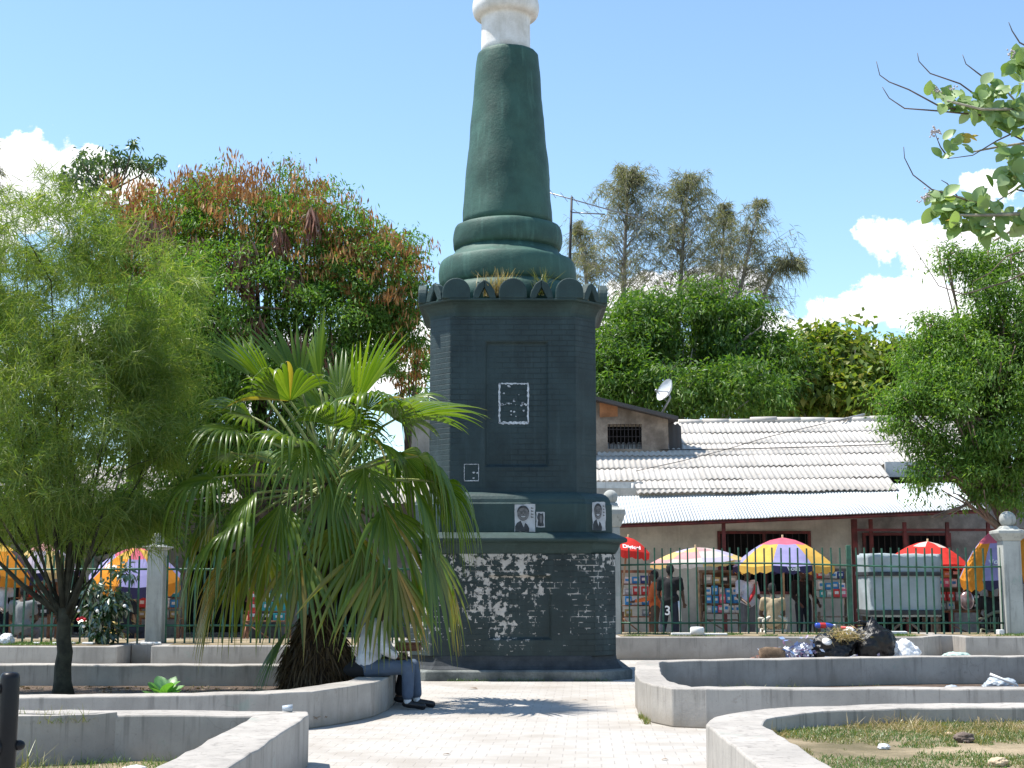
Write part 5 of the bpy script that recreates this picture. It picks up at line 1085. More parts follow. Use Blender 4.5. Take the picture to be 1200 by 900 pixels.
n=2600; a=RNG.uniform(0,2*PI,n); z=RNG.uniform(.15,1.0,n)**1.0; rr=np.where(z<.62,.36,.30-.12*np.minimum(1,(z-.62)/.3)); P=np.stack([pxc+rr*np.cos(a)*1.02,Yp+rr*np.sin(a)*1.02,z+.05],1); D=unit(np.stack([np.cos(a)*.45,np.sin(a)*.45,np.full(n,-.9)],1)+RNG.normal(size=(n,3))*.3); V,Q=strands(P,D,RNG.uniform(.10,.30,n),RNG.uniform(.006,.022,n),RNG.uniform(.1,.7,n)); npmesh('fibre_skirt',V,Q,M_skirt2,palm)
rp=random.Random(5)
def frond(hub,tip,hd,td,rpx_,droop=.5,spread=115,dry=0.0,nseg=36,free=.48,start=None):
    H=at(hub[0],hub[1],Yp+hd); T=at(tip[0],tip[1],Yp+td); ax=(T-H).normalized(); R_=rpx_*1.10/F*Yp
    up=Vector((0,0,1)); side=ax.cross(up)
    if side.length<.25: side=ax.cross(Vector((H.x-CR_.x,H.y-CR_.y,0.01)).normalized())
    if side.length<.05: side=Vector((1,0,0))
    side.normalize(); nn=side.cross(ax).normalized()
    roll=rp.uniform(-.35,.35); side=(side*math.cos(roll)+nn*math.sin(roll)).normalized(); nn=side.cross(ax).normalized()
    S0=start or (CR_+Vector((rp.gauss(0,.06),rp.gauss(0,.06),rp.uniform(-.12,.12)))); mid=S0.lerp(H,.55)+Vector((0,0,.10*(H-S0).length))
    P=[S0*(1-t)**2+mid*2*t*(1-t)+H*t*t for t in [i/7 for i in range(8)]]; pm=MB().tube(P,[.026-.013*i/7 for i in range(8)],6)
    V=[];Q=[];dr=[]; dphi=math.radians(spread)*2/nseg; NS=9
    for s in range(nseg):
        phi=-math.radians(spread)+dphi*(s+.5); l=R_*(.80+.20*math.cos(phi*.8))*rp.uniform(.92,1.06); dd=droop*rp.uniform(.7,1.35); tw=rp.gauss(0,.05); i0=len(V); dryseg=min(1,max(0,dry+rp.gauss(0,.18)*(dry>0)+ (rp.random()<.012)*.5))
        for j in range(NS+1):
            t=j/NS; base=ax*math.cos(phi)+side*math.sin(phi); fr=max(0,(t-free*.75)/(1-free*.75)); hw=l*t*math.tan(dphi*.5) if t<free else l*free*math.tan(dphi*.5)*(1-((t-free)/(1-free))**1.15)*.98
            hw=max(hw,.0012)
            cdir=(base+(ax*math.cos(phi+tw)+side*math.sin(phi+tw)-base)*fr)
            # the blade cups towards the stalk tip and the free tips hang
            c=H+cdir*l*t*(1-.30*dd*fr*fr)+nn*(l*t*.10*abs(math.sin(phi)))+Vector((0,0,-1))*l*dd*fr*fr*.95
            e=(side*math.cos(phi)-ax*math.sin(phi)); f_=hw*.8
            V+=[c-e*hw,c+nn*f_,c+e*hw]; dr+= [min(1,dryseg+(max(0,t-.88)*2.4*rp.uniform(.1,1)))]*3
        for j in range(NS): k=i0+j*3; Q+=[(k,k+1,k+4,k+3),(k+1,k+2,k+5,k+4)]
    me=bpy.data.meshes.new('frond'); n0=len(pm.v); me.from_pydata([tuple(v) for v in V]+pm.v,[],Q+[tuple(len(V)+i for i in f) for f in pm.f])
    me.polygons.foreach_set('material_index',[0]*len(Q)+[1]*len(pm.f)); me.polygons.foreach_set('use_smooth',[True]*len(me.polygons))
    a_=me.attributes.new('dry','FLOAT','POINT'); a_.data.foreach_set('value',dr+[0.0]*n0); me.update(); return link('frond',me,[M_fan,M_pet],palm)
FR=[ # hub px, tip px, hub depth, tip depth, radius px, droop, spread, dry
((322,462),(262,384),-.1,-.5,96,.10,40,0),((290,440),(268,385),.35,.6,80,.15,55,0),((352,455),(330,365),.25,.5,100,.08,44,0),((375,455),(378,360),-.05,.0,98,.10,46,0),((418,474),(455,385),-.1,-.45,104,.10,42,0),((398,470),(415,385),.4,.8,85,.15,60,0),
((462,492),(572,468),-.35,-.55,108,.20,92,0),((452,482),(515,452),.35,.7,88,.35,80,0),((295,488),(228,468),.15,.2,78,.35,85,0),((250,560),(195,575),-.15,-.25,80,.95,100,0),((270,530),(208,540),.4,.6,72,.7,95,0),
((290,612),(225,650),-.5,-.75,98,.85,95,0),((350,645),(348,735),-.6,-.75,96,.3,50,.05),((388,562),(398,660),-.75,-1.0,92,.35,38,0),((450,592),(482,680),-.6,-.75,98,.45,62,0),((425,515),(470,525),-.5,-1.1,74,.6,90,0),
((490,535),(556,600),-.15,-.2,92,.75,80,0),((515,565),(562,630),.2,.3,78,.7,80,0),((445,655),(438,755),-.82,-.92,98,.22,44,.10),((495,622),(528,735),-.35,-.40,116,.35,46,.05),((478,640),(498,750),-.05,-.1,104,.3,44,.15),
((262,668),(234,742),-.2,-.3,82,.4,62,.6),((345,525),(322,500),-.55,-1.1,78,.6,100,0),((395,500),(412,450),-.4,-1.0,76,.5,95,0),((425,640),(415,745),-.72,-.85,98,.25,46,.05),((462,660),(470,765),-.75,-.85,92,.25,40,.2),
((440,540),(480,560),.6,1.0,80,.6,90,0),((330,540),(280,520),.6,1.1,80,.5,90,0),((310,640),(285,725),.4,.6,90,.5,70,.1),((340,735),(302,800),-.25,-.5,70,.3,36,.0),((520,660),(535,748),.1,.2,84,.3,38,.35),((330,590),(322,680),-.5,-.65,86,.5,60,0),((400,610),(395,700),-.45,-.6,84,.4,55,.05),
((275,505),(225,500),-.2,-.35,74,.6,110,0),((360,525),(348,580),-.7,-1.1,66,.5,85,0),((428,548),(446,615),-.6,-.85,72,.55,70,0),((298,578),(255,630),-.55,-.8,74,.8,75,0),((480,565),(520,640),-.5,-.6,80,.6,62,0),((255,600),(212,665),0,0,86,.7,75,.05),((470,530),(505,580),.3,.5,86,.8,95,0),((340,470),(318,420),-.3,-.75,80,.35,75,0),((430,480),(470,455),-.4,-.8,80,.6,85,0),((285,640),(258,730),.2,.3,90,.45,60,.1),((385,500),(372,440),.5,.9,90,.25,70,0)]
for hub,tip,hd,td,rad,dp,sprd,dry in FR: frond(hub,tip,hd,td,rad,dp,sprd,dry,nseg=max(12,int(sprd/4.0)))
# ================================================================ people
def capsule(mb,p0,r0,p1,r1,seg=10):
    p0=Vector(p0);p1=Vector(p1); d=(p1-p0); L=d.length
    if L<1e-6: return mb.ball(p0,max(r0,r1),seg,8)
    d/=L; pts=[];rs=[]
    for a in(-80,-50,-20): pts.append(p0+d*r0*math.sin(math.radians(a))); rs.append(r0*math.cos(math.radians(a)))
    n=max(2,int(L/.06))
    for i in range(n+1): pts.append(p0.lerp(p1,i/n)); rs.append(r0+(r1-r0)*i/n)
    for a in(20,50,80): pts.append(p1+d*r1*math.sin(math.radians(a))); rs.append(r1*math.cos(math.radians(a)))
    return mb.tube(pts,rs,seg)
def fuse(name,mb,mat,parent,voxel=.012,smooth=4):
    me=bpy.data.meshes.new('tmp'); me.from_pydata(mb.v,[],mb.f); ob=bpy.data.objects.new('tmp',me); C.objects.link(ob)
    md=ob.modifiers.new('r','REMESH'); md.mode='VOXEL'; md.voxel_size=voxel; s=ob.modifiers.new('s','SMOOTH'); s.iterations=smooth; s.factor=.5
    dg=bpy.context.evaluated_depsgraph_get(); m2=bpy.data.meshes.new_from_object(ob.evaluated_get(dg)); bpy.data.objects.remove(ob); bpy.data.meshes.remove(me)
    m2.materials.clear()
    for p in m2.polygons: p.use_smooth=True
    m2.name=name; return link(name,m2,mat,parent,world=False)
M_skin=srf('dark brown skin',(.075,.042,.028),.5,.15,8,fine=.05,bump=.1); M_hair=srf('black hair',(.012,.011,.011),.8,.1,20,bump=.4); M_eye=srf('eye white',(.6,.58,.55),.3,.02,5,bump=0)
M_shoe=srf('black shoe leather',(.015,.014,.016),.35,.1,9,bump=0); M_sock=srf('white sock',(.70,.70,.70),.9,.05,20,bump=.2)
def fabric(name,col,var=.15): return srf(name,col,.9,var,5,bump=.5,bscale=22,bdist=.008,fine=.06)
def person(label,pos,facing,J,shirt,trouser,shoe=None,sleeve=.55,short=False,sock=None,head_tilt=0.0,hair=True,cap=None,scale=1.0,voxel=.013,group=None,hands=None,extra=None):
    """J: joints in metres, local frame facing -Y, z up; pairs end with L/R"""
    t=thing('person',label,'person',pos,group); t.rotation_euler=(0,0,facing); t.scale=(scale,)*3
    g={k:Vector(v) for k,v in J.items()}
    b=MB(); hd=g['head']; nk=g['neck']; ch=g['chest']; pv=g['pelvis']
    # head, face, ears, neck
    b.ball(hd+Vector((0,0,.02)),(.076,.094,.105),16,12); b.ball(hd+Vector((0,-.030,-.06)),(.056,.062,.062),12,8)
    capsule(b,hd+Vector((0,-.088,.022)),.010,hd+Vector((0,-.108,-.016)),.017,8); b.ball(hd+Vector((0,-.088,-.052)),(.026,.014,.013),8,6)
    for s in(-1,1): b.ball(hd+Vector((s*.080,.006,.0)),(.013,.026,.034),8,6); b.ball(hd+Vector((s*.034,-.082,.040)),(.024,.013,.008),8,6)
    capsule(b,nk+Vector((0,.01,-.04)),.062,hd+Vector((0,.012,-.06)),.052); capsule(b,ch,.125,pv,.12); 
    for s,k in((-1,'L'),(1,'R')):
        sh,el,wr,hp,kn,an=g['sh'+k],g['el'+k],g['wr'+k],g['hp'+k],g['kn'+k],g['an'+k]
        capsule(b,nk+Vector((0,.01,-.05)),.06,sh,.058); capsule(b,sh,.055,el,.042); capsule(b,el,.041,wr,.028)
        capsule(b,hp,.088,kn,.058); capsule(b,kn,.056,an,.036)
        toe=g['to'+k]; capsule(b,an+Vector((0,0,-.03)),.036,toe,.03)
        # hand: palm, four fingers of different length, thumb from the side
        d=(wr-el).normalized(); hdv=g.get('hd'+k); d=(hdv-wr).normalized() if hdv else d
        sd=Vector((0,0,1)).cross(d); sd=(sd if sd.length>.1 else Vector((1,0,0))).normalized(); nn=d.cross(sd).normalized()
        capsule(b,wr,.028,wr+d*.075,.033)
        for i,(o,l) in enumerate(((-.030,.062),(-.010,.074),(.010,.070),(.029,.054))):
            p=wr+d*.085+sd*o; m=p+d*l*.5-nn*.004; e=m+d*l*.38-nn*l*.33; capsule(b,p,.0105,m,.010,6); capsule(b,m,.010,e,.008,6)
        p=wr+d*.03+sd*(-.03*s*-1); m=p+sd*(.03*s)+d*.03; capsule(b,p,.014,m,.012,6); capsule(b,m,.012,m+d*.032+sd*.006*s,.009,6)
    body=fuse('body',b,M_skin,t,voxel)
    for s in(-1,1): put('eye',MB().ball(hd+Vector((s*.031,-.086,.020)),(.014,.010,.009),8,6),M_eye,body,world=False)
    if hair:
        h=MB(); h.ball(hd+Vector((0,.016,.048)),(.084,.096,.090),16,10); h.ball(hd+Vector((0,.045,.0)),(.078,.072,.085),14,9); fuse('hair',h,M_hair,t,voxel)
    if cap:
        c=MB(); c.ball(hd+Vector((0,.01,.065)),(.092,.108,.075),16,10); c.add([(hd.x+.075*math.cos(a),hd.y-.08-.085*math.sin(a),hd.z+.062-.02*math.sin(a)) for a in [PI*i/8 for i in range(9)]]+[(hd.x+.075*math.cos(a),hd.y-.08-.085*math.sin(a),hd.z+.074-.02*math.sin(a)) for a in [PI*i/8 for i in range(9)]],[(i,i+1,10+i,9+i) for i in range(8)]+[tuple(range(8,-1,-1)),tuple(range(9,18))]); put('cap',c,cap,t,world=False)
    s_=MB(); capsule(s_,ch+Vector((0,0,.02)),.150,pv+Vector((0,0,.06)),.140); s_.ball(ch,(.185,.135,.16),14,10)
    for k in('L','R'):
        sh,el,wr=g['sh'+k],g['el'+k],g['wr'+k]; capsule(s_,nk+Vector((0,.015,-.09)),.085,sh,.080)
        if sleeve<=1: capsule(s_,sh,.078,sh.lerp(el,max(.3,sleeve)),.066)
        else: capsule(s_,sh,.078,el,.058); capsule(s_,el,.058,el.lerp(wr,.85),.042)
    capsule(s_,pv+Vector((-.05,0,.06)),.145,pv+Vector((.05,0,.02)),.145)
    sho=fuse('shirt',s_,shirt,t,voxel,5)
    tr=MB(); capsule(tr,pv+Vector((-.06,0,.04)),.128,pv+Vector((.06,0,.02)),.128)
    for k in('L','R'):
        hp,kn,an=g['hp'+k],g['kn'+k],g['an'+k]; capsule(tr,hp,.105,kn,.078)
        capsule(tr,kn,.076,an.lerp(kn,.92 if short else .16),.066 if not short else .074)
    fuse('trousers',tr,trouser,t,voxel,5)
    for k in('L','R'):
        an,to=g['an'+k],g['to'+k]; f=MB(); capsule(f,an+Vector((0,0,-.035)),.044,to,.036); capsule(f,an+(an-to).normalized()*.03+Vector((0,0,-.045)),.036,to+Vector((0,0,-.012)),.032); sob=fuse('shoe',f,shoe or M_shoe,t,voxel,3)
        if sock: kk=MB(); capsule(kk,an+Vector((0,0,-.02)),.045,an.lerp(g['kn'+k],.22),.047); fuse('sock',kk,sock,t,voxel,2)
    return t
def standing(arm=0.0,lean=0.0,elbow=.25,look=0.0):
    J=dict(head=(0,-.03-lean*.4,1.62),neck=(0,-lean*.3,1.47),chest=(0,-lean*.2,1.30),pelvis=(0,0,.98))
    for s,k in((-1,'L'),(1,'R')):
        J['sh'+k]=(s*.19,-lean*.25,1.42); J['el'+k]=(s*.25,-.02-arm*.12-lean*.25,1.13); J['wr'+k]=(s*.22,-.06-elbow*(1+arm)-lean*.3,.92+arm*.22)
        J['hp'+k]=(s*.095,0,.93); J['kn'+k]=(s*.105,-.03,.50); J['an'+k]=(s*.11,.03,.09); J['to'+k]=(s*.13,-.13,.035)
    return J
def sitting(seat=.45,lean=.06,knee_out=.03,shank=.0,hands='lap'):
    z=seat+.09; J=dict(head=(0,-.06-lean*1.2,z+.72),neck=(0,-lean*1.0,z+.55),chest=(0,-lean*.6,z+.37),pevis=None)
    J.pop('pevis'); J['pelvis']=(0,0,z+.03)
    for s,k in((-1,'L'),(1,'R')):
        J['sh'+k]=(s*.185,-lean*.9,z+.49); J['el'+k]=(s*.24,-.10-lean,z+.21); J['wr'+k]=(s*.12,-.32,z+.13); J['hd'+k]=(s*.03,-.42,z+.10)
        kz=max(.46,seat+.07); J['hp'+k]=(s*.09,-.02,z); J['kn'+k]=(s*(.10+knee_out),-.44,kz); J['an'+k]=(s*(.10+knee_out),-.42-shank,.095); J['to'+k]=(s*(.12+knee_out),-.59-shank,.038)
    return J
Mf={k:fabric(k,c) for k,c in {'white shirt':(.66,.66,.70),'blue grey denim':(.085,.115,.17),'black cloth':(.012,.012,.014),'orange cloth shirt':(.60,.14,.04),'beige shirt':(.42,.33,.21),'pale lilac shirt':(.58,.58,.66),'grey trousers':(.13,.13,.14),'dark navy':(.02,.025,.04),'khaki':(.20,.16,.10),'red vest':(.50,.03,.04),'grey shirt':(.20,.21,.21),'brown cloth':(.10,.06,.04),'blue shirt':(.04,.12,.42)}.items()}
HPI=PI/2
J=sitting(.36,.10,.02,.0); J['knL']=(-.13,-.46,.47); J['anL']=(-.12,-.455,.10); J['toL']=(-.13,-.63,.042); J['knR']=(.14,-.50,.47); J['anR']=(.14,-.54,.10); J['toR']=(.15,-.72,.042)
person('person in white shirt and blue grey jeans sitting on the planter rim under palm fronds',(-1.62,16.32,0),HPI,J,Mf['white shirt'],Mf['blue grey denim'],sleeve=1.2,sock=M_sock,voxel=.011)
J=sitting(.36,.02,.0,-.06); J['knL']=(-.10,-.42,.47); J['knR']=(.10,-.40,.47); J['anL']=(-.10,-.33,.10); J['anR']=(.10,-.31,.10); J['toL']=(-.11,-.50,.042); J['toR']=(.11,-.48,.042)
person('person in black trousers sitting behind the man in jeans, mostly hidden by palm fronds',(-1.64,16.95,0),HPI,J,Mf['blue shirt'],Mf['black cloth'],voxel=.012)
# satchel lying on the rim beside them
M_lea=srf('brown leather',(.14,.055,.03),.45,.3,8,bump=.3); sat=thing('satchel','brown leather satchel with pale trim held on the lap behind the man in jeans','bag',(at(479,757,16.62).x,16.62,zat(763,16.62)))
put('bag_body',MB().box((0,0,.055),(.30,.12,.11)),M_lea,sat,world=False,bevel=.03); put('flap',MB().box((0,-.012,.095),(.31,.128,.045)),M_lea,sat,world=False,bevel=.018); put('trim',MB().box((0,-.082,.11),(.30,.006,.012)),M_sock,sat,world=False)
bpk=thing('black_bag','soft black bag lying on the planter rim behind the seated men','bag',(at(420,778,16.25).x,16.25,.36)); put('bag_body',MB().ball((0,0,.075),(.17,.11,.085),16,10),Mf['black cloth'],bpk,world=False); put('strap',MB().tube([(-.12,0,.12),(-.05,-.02,.19),(.05,-.02,.19),(.12,0,.12)],.012,6),Mf['black cloth'],bpk,world=False)
# vendors and passers-by behind the railings
G_='people behind the railings'
J=standing(.1,.10); J['knR']=(.16,-.10,.52); J['anR']=(.20,.14,.11)
pb=person('person standing in black with a white number on dark shorts, near the red canopy',(at(785,700,29.3).x,29.3,0),PI-.3,J,Mf['black cloth'],Mf['dark navy'],group=G_,sleeve=.6,voxel=.016)
me=text_mesh('3',.26); me.transform(Matrix.Translation((.02,.165,.80))@Matrix.Rotation(PI,4,'Z')@Matrix.Rotation(PI/2,4,'X')); link('lettering',me,M_lett,pb,world=False)
put('side_stripe',MB().tube([(-.20,.06,1.0),(-.215,.06,.80),(-.215,.03,.60)],.03,6),M_lett,pb,world=False)
person('person in orange standing at the stall under the small red canopy',(at(768,700,30.0).x,30.0,0),-HPI-.2,standing(.6),Mf['orange cloth shirt'],Mf['brown cloth'],group=G_,scale=.93,sleeve=1.2,voxel=.016)
pw=person('person in pale shirt with red sash standing left of the big striped parasol pole',(at(875,700,30.0).x,30.0,0),.35,standing(.3,.04),Mf['pale lilac shirt'],Mf['grey trousers'],group=G_,scale=.955,sleeve=.7,voxel=.016)
put('sash',MB().tube([(.19,-.10,1.43),(.10,-.175,1.25),(.0,-.19,1.10),(-.08,-.165,.98)],[.03,.035,.035,.03],6),Mf['red vest'],pw,world=False)
person('person in a beige shirt sitting in the cream plastic chair, back turned',(at(906,700,29.0).x,29.02,0),PI,sitting(.45,.04),Mf['beige shirt'],Mf['khaki'],group=G_,voxel=.016,scale=.98)
person('person in dark clothes standing in the shade right of the striped parasol pole',(at(941,700,30.9).x,30.9,0),.2,standing(.2),Mf['black cloth'],Mf['dark navy'],group=G_,scale=.95,voxel=.016,sleeve=1.2)
person('person in black with a dark cap sitting by the lichened pillar',(at(1163,700,28.9).x,28.95,0),PI-.1,sitting(.45,.03),Mf['black cloth'],Mf['dark navy'],group=G_,cap=Mf['black cloth'],voxel=.016)
person('person in a white shirt cut by the left picture edge behind the railings',(at(1,700,27.2).x,27.2,0),.9,standing(.3),Mf['white shirt'],Mf['dark navy'],group=G_,scale=.90,voxel=.016)
person('person in a grey shirt sitting with back turned behind the feathery tree',(at(26,700,27.0).x,27.0,0),PI,sitting(.40,.06),Mf['grey shirt'],Mf['grey trousers'],group=G_,voxel=.016)
person('person in dark clothes sitting on the yellow chair at the left railings',(at(145,700,27.4).x,27.42,0),PI-.4,sitting(.44,.05),Mf['black cloth'],Mf['dark navy'],group=G_,voxel=.016,scale=.95)
# ================================================================ railing post close to the camera
M_blk=srf('gloss black paint',(.012,.012,.014),.38,.2,9,fine=.1,bump=.05,spec=.2); Yb_=5.0; bx=at(11.5,800,Yb_).x; zt_=zat(787,Yb_)
bo=thing('bollard','black iron railing post with ball joints in the near left corner','bollard',(bx,Yb_,0)); r=.033
put('post',MB().lathe([(r,0),(r,zt_-.022),(r*.92,zt_-.010),(r*.7,zt_-.003),(.004,zt_)],(0,0,0),24),M_blk,bo,world=False)
for z_,s in((zat(876,Yb_),1),(zat(806,Yb_),.55)):
    put('ball_joint',MB().ball((-.034,-.02,z_),(.034*s,.03*s,.034*s),16,12),M_blk,bo,world=False); put('rail',MB().tube([(-.05,0,z_),(-1.2,0,z_)],.018*s,10),M_blk,bo,world=False)
put('ball_joint',MB().ball((.036,.015,zat(874,Yb_)),(.022,.02,.018),12,8),M_blk,bo,world=False)
# ================================================================ rubbish heap
M_bin=srf('black bin liner',(.006,.006,.007),.33,.2,6,bump=.5,bscale=9,bdist=.04,spec=.35,fine=0); M_wbag=srf('white plastic bag',(.70,.70,.71),.4,.1,6,bump=.6,bscale=14,bdist=.02,fine=0)
def sack(name,label,cat,c,r,mat,seed,knot=None,flat_=0.0,group=None):
    bm=bmesh.new(); bmesh.ops.create_icosphere(bm,subdivisions=5,radius=1)
    for v in bm.verts:
        p=v.co.copy(); q=p*1.6+Vector((seed,seed*2,0)); n=mnoise.noise(q)*.22+mnoise.noise(q*2.7)*.10+abs(mnoise.noise(Vector((p.x*7,p.y*7,p.z*1.6+seed))))*.09
        v.co=p*(1+n-.06)
        if v.co.z<-.55: v.co.z=-.55-(v.co.z+.55)*-.12
        if knot and p.z>.75: f=(p.z-.75)/.25; v.co.x*=1-.72*f; v.co.y*=1-.72*f; v.co.z+=.28*f
        v.co=Vector((v.co.x*r[0],v.co.y*r[1],v.co.z*r[2]))
    zmin=min(v.co.z for v in bm.verts)
    for v in bm.verts: v.co.z-=zmin
    for f in bm.faces: f.smooth=True
    me=bpy.data.meshes.new(name); bm.to_mesh(me); bm.free(); o=link(name,me,mat); o.location=c; return tag(o,label,cat,group)
YT=24.9; tp=lambda px,Y=YT: at(px,770,Y).x
bag=sack('bin_bag','full knotted black bin bag, tallest thing on the rubbish heap','bag',(tp(1025),24.9,0),(.42,.38,.43),M_bin,1.3,knot=True,group='rubbish on the heap')
k0=bag.location+Vector((-.05,0,.72)); mb=MB()
for i in range(7):
    a=random.uniform(2.4,4.0); p=Vector((-.03,0,.56)); e=p+Vector((math.cos(a)*.26,random.uniform(-.1,.1),.14+random.uniform(0,.08))); mb.tube([p,p.lerp(e,.5)+Vector((0,0,.05)),e],[.05,.035,.012],6)
put('tied_neck',mb,M_bin,bag,world=False)
ob=sack('bin_bag','torn black bin bag spilling straw and paper, left of the knotted bag','bag',(tp(975),24.8,0),(.42,.34,.35),M_bin,4.1,group='rubbish on the heap')
V=[];Q=[]
def heap(label,cx_,Y,z,w,d,h,n,mat,L,wd,name='litter'):
    P=np.stack([RNG.normal(cx_,w*.5,n),RNG.normal(Y,d*.5,n),z+np.abs(RNG.normal(0,h*.5,n))],1); D=unit(RNG.normal(size=(n,3))*np.array([1,1,.5])); V,Q=leaves(P,D,randdir(n),RNG.uniform(L*.4,L,n),RNG.uniform(wd*.4,wd,n),.15); o=npmesh(name,V,Q,mat); return o
st_=heap('',tp(985),24.62,.44,.26,.20,.16,420,M_straw,.20,.02,'straw'); tag(st_,'dry straw and leaves spilling from the torn black bag',None,kind='stuff')
P_=leafmat('scattered paper scraps',[(.60,.60,.62),(.70,.68,.66),(.16,.30,.60),(.55,.20,.20),(.40,.52,.68)],.2,tcol=(1,1,1))
tag(heap('',tp(932),24.7,.04,.46,.22,.28,340,P_,.18,.11,'litter'),'blue, white and pinkish plastic scraps on the heap',None,kind='stuff')
tag(heap('',tp(1000),24.5,.02,.55,.15,.10,120,P_,.14,.08,'litter'),'paper scraps in front of the black bags',None,kind='stuff')
tag(heap('',tp(890),24.7,.02,.16,.15,.10,70,leafmat('reddish scraps',[(.45,.22,.18),(.6,.45,.4)],.2,tcol=(1,1,1)),.14,.08,'litter'),'pinkish scraps beside the log',None,kind='stuff')
sack('plastic_bag','crumpled white plastic bag at the right foot of the heap','bag',(tp(1058),24.8,0),(.27,.22,.26),M_wbag,7.7,group='rubbish on the heap')
sack('plastic_bag','light blue and white plastic bag behind the log','bag',(tp(950),25.0,0),(.20,.18,.18),srf('pale blue plastic bag',(.22,.40,.68),.4,.3,8,dark=(.6,.62,.66),bump=.5,fine=0),9.7,group='rubbish on the heap')
sack('plastic_bag','small white bag sticking up between torn bag and knotted bag','bag',(tp(998),25.0,.36),(.17,.15,.16),M_wbag,12.1,group='rubbish on the heap')
lg=thing('log','short cut palm log lying at the left end of the heap','log',(tp(901),24.6,.15)); M_log=srf('brown log bark',(.20,.135,.085),.95,.4,7,bump=.8,fine=.4)
put('bark',MB().tube([(-.20,0,.0),(-.1,0,.01),(.05,-.01,0),(.20,-.02,-.005)],[.12,.14,.145,.135],14),M_log,lg,world=False); put('cut_end',MB().tube([(.199,-.02,-.005),(.206,-.02,-.005)],.125,14),srf('cut wood',(.26,.19,.13),.9,.3,9),lg,world=False)
dp=at(969,752,24.44); lid=MB().lathe([(.075,0),(.085,.006),(.02,.008)],(0,0,0),20).moved(Matrix.Translation(dp)@Euler((.75,.3,-.3)).to_matrix().to_4x4()); tag(put('plate',lid,M_wbag),'round white paper plate on the torn black bag','plate','rubbish on the heap')
# bottles in the railings' foot
def bottle(label,pos,mat,capm,rz=0,lying=True,s=1.0,lab=None):
    t=thing('bottle',label,'bottle',pos); t.rotation_euler=(0,PI/2 if lying else 0,rz); t.scale=(s,)*3
    put('body',MB().lathe([(.028,0),(.032,.01),(.032,.15),(.026,.18),(.012,.215),(.012,.235)],(0,0,-.11),16),mat,t,world=False)
    if lab: put('bottle_label',MB().lathe([(.0335,.05),(.0335,.12)],(0,0,-.11),16,capb=False,capt=False),lab,t,world=False)
    put('cap',MB().lathe([(.0145,.225),(.0145,.25),(.002,.251)],(0,0,-.11),12),capm,t,world=False); return t
def plastic(name,col): 
    return srf(name,col,.15,.05,5,bump=0,spec=.6,fine=0)
p=at(966,733,27.2); bottle('red and blue bottle caught in the railing foot',tuple(p),plastic('blue bottle plastic',(.05,.10,.5)),GM['w'],.2,True,1.6,GM['r'])
p=at(993,736,27.2); bottle('small red bottle under the green railing beside the black bag',tuple(p),GM['r'],GM['k'],-.5,True,1.1)
bottle('green plastic bottle lying on the soil beside the palm trunk',(at(322,797,16.8).x,16.8,.135),plastic('green bottle plastic',(.02,.30,.10)),GM['w'],.15,True,1.0)
def slab(name,label,cat,c,d,mat,rz=0,bev=.01,group='white litter along the railings',rx=0):
    o=put(name,MB().box((0,0,d[2]/2),d),mat,None,bevel=bev); o.location=c; o.rotation_euler=(rx,0,rz); return tag(o,label,cat,group)
M_foam=srf('white foam',(.74,.74,.73),.8,.08,9,bump=.2)
zE=.413
slab('foam_tray','flat white foam piece on the bed left of the foam cup',"foam",(at(798,742,26.5).x,26.5,zE),(.36,.12,.05),M_foam,.05); slab('foam_tray','flat white foam piece on the bed right of the foam cup','foam',(at(838,741,26.6).x,26.6,zE),(.44,.12,.04),M_foam,-.05)
tag(put('foam_cup',MB().lathe([(.09,0),(.13,.03),(.13,.13),(.11,.155),(.02,.16)],(at(817,740,26.5).x,26.5,zE),18),M_foam),'dented white foam cup standing between two foam pieces','cup','white litter along the railings')
slab('foam_tray','long white foam piece behind the knotted black bag','foam',(at(1049,741,27.0).x,27.0,zE),(.42,.14,.06),M_foam,0)
slab('foam_tray','small white scrap at the foot of the lichened pillar','foam',(at(1172,739,27.0).x,27.0,zE),(.12,.1,.09),M_foam,.4)
for px,w,l in((43,.10,'white scrap on the grass by the left edge'),(66,.09,'white scrap just left of the feathery tree trunk'),(84,.10,'white scrap right behind the feathery tree trunk'),(104,.20,'flat white scrap in front of the flowering bush')):
    slab('paper_scrap',l,'litter',(at(px,752,24.0).x,24.0,.368),(w,.10,.035),M_foam,random.uniform(-.5,.5))
for px,l in((169,'white stone leftmost of the row below the pale pillar'),(177,'white stone in the middle of the row below the pale pillar'),(185,'white stone at the right of the row below the pale pillar')):
    slab('white_stone',l,'stone',(at(px,752,23.95).x,23.95,.368),(.11,.1,.04),M_foam,random.uniform(-.5,.5),.015)
sack('plastic_jug','round white plastic bag on the grass at the far left railings','bag',(at(8,748,24.0).x,24.0,.36),(.13,.12,.12),M_wbag,3.3)
# cup and papers near the camera
cpx=at(335,826,11.5); M_clear=srf('milky plastic',(.42,.46,.50),.25,.1,9,bump=.2,spec=.6,fine=0)
o=put('plastic_cup',MB().tube([(-.035,0,0),(.045,.01,.0)],[.022,.032],14),M_clear); o.location=(at(336,828,11.52).x,11.52,.43); tag(o,'crushed clear plastic cup on the near left planter rim','cup')
sack('crumpled_paper','crumpled white paper in the corner of the near left planter','litter',(at(158,886,10.6).x,10.6,.05),(.10,.08,.035),M_wbag,5.5)
sack('crumpled_paper','second crumpled white scrap on the weeds of the near left planter','litter',(at(163,893,10.2).x,10.2,.05),(.07,.06,.045),M_wbag,6.5)
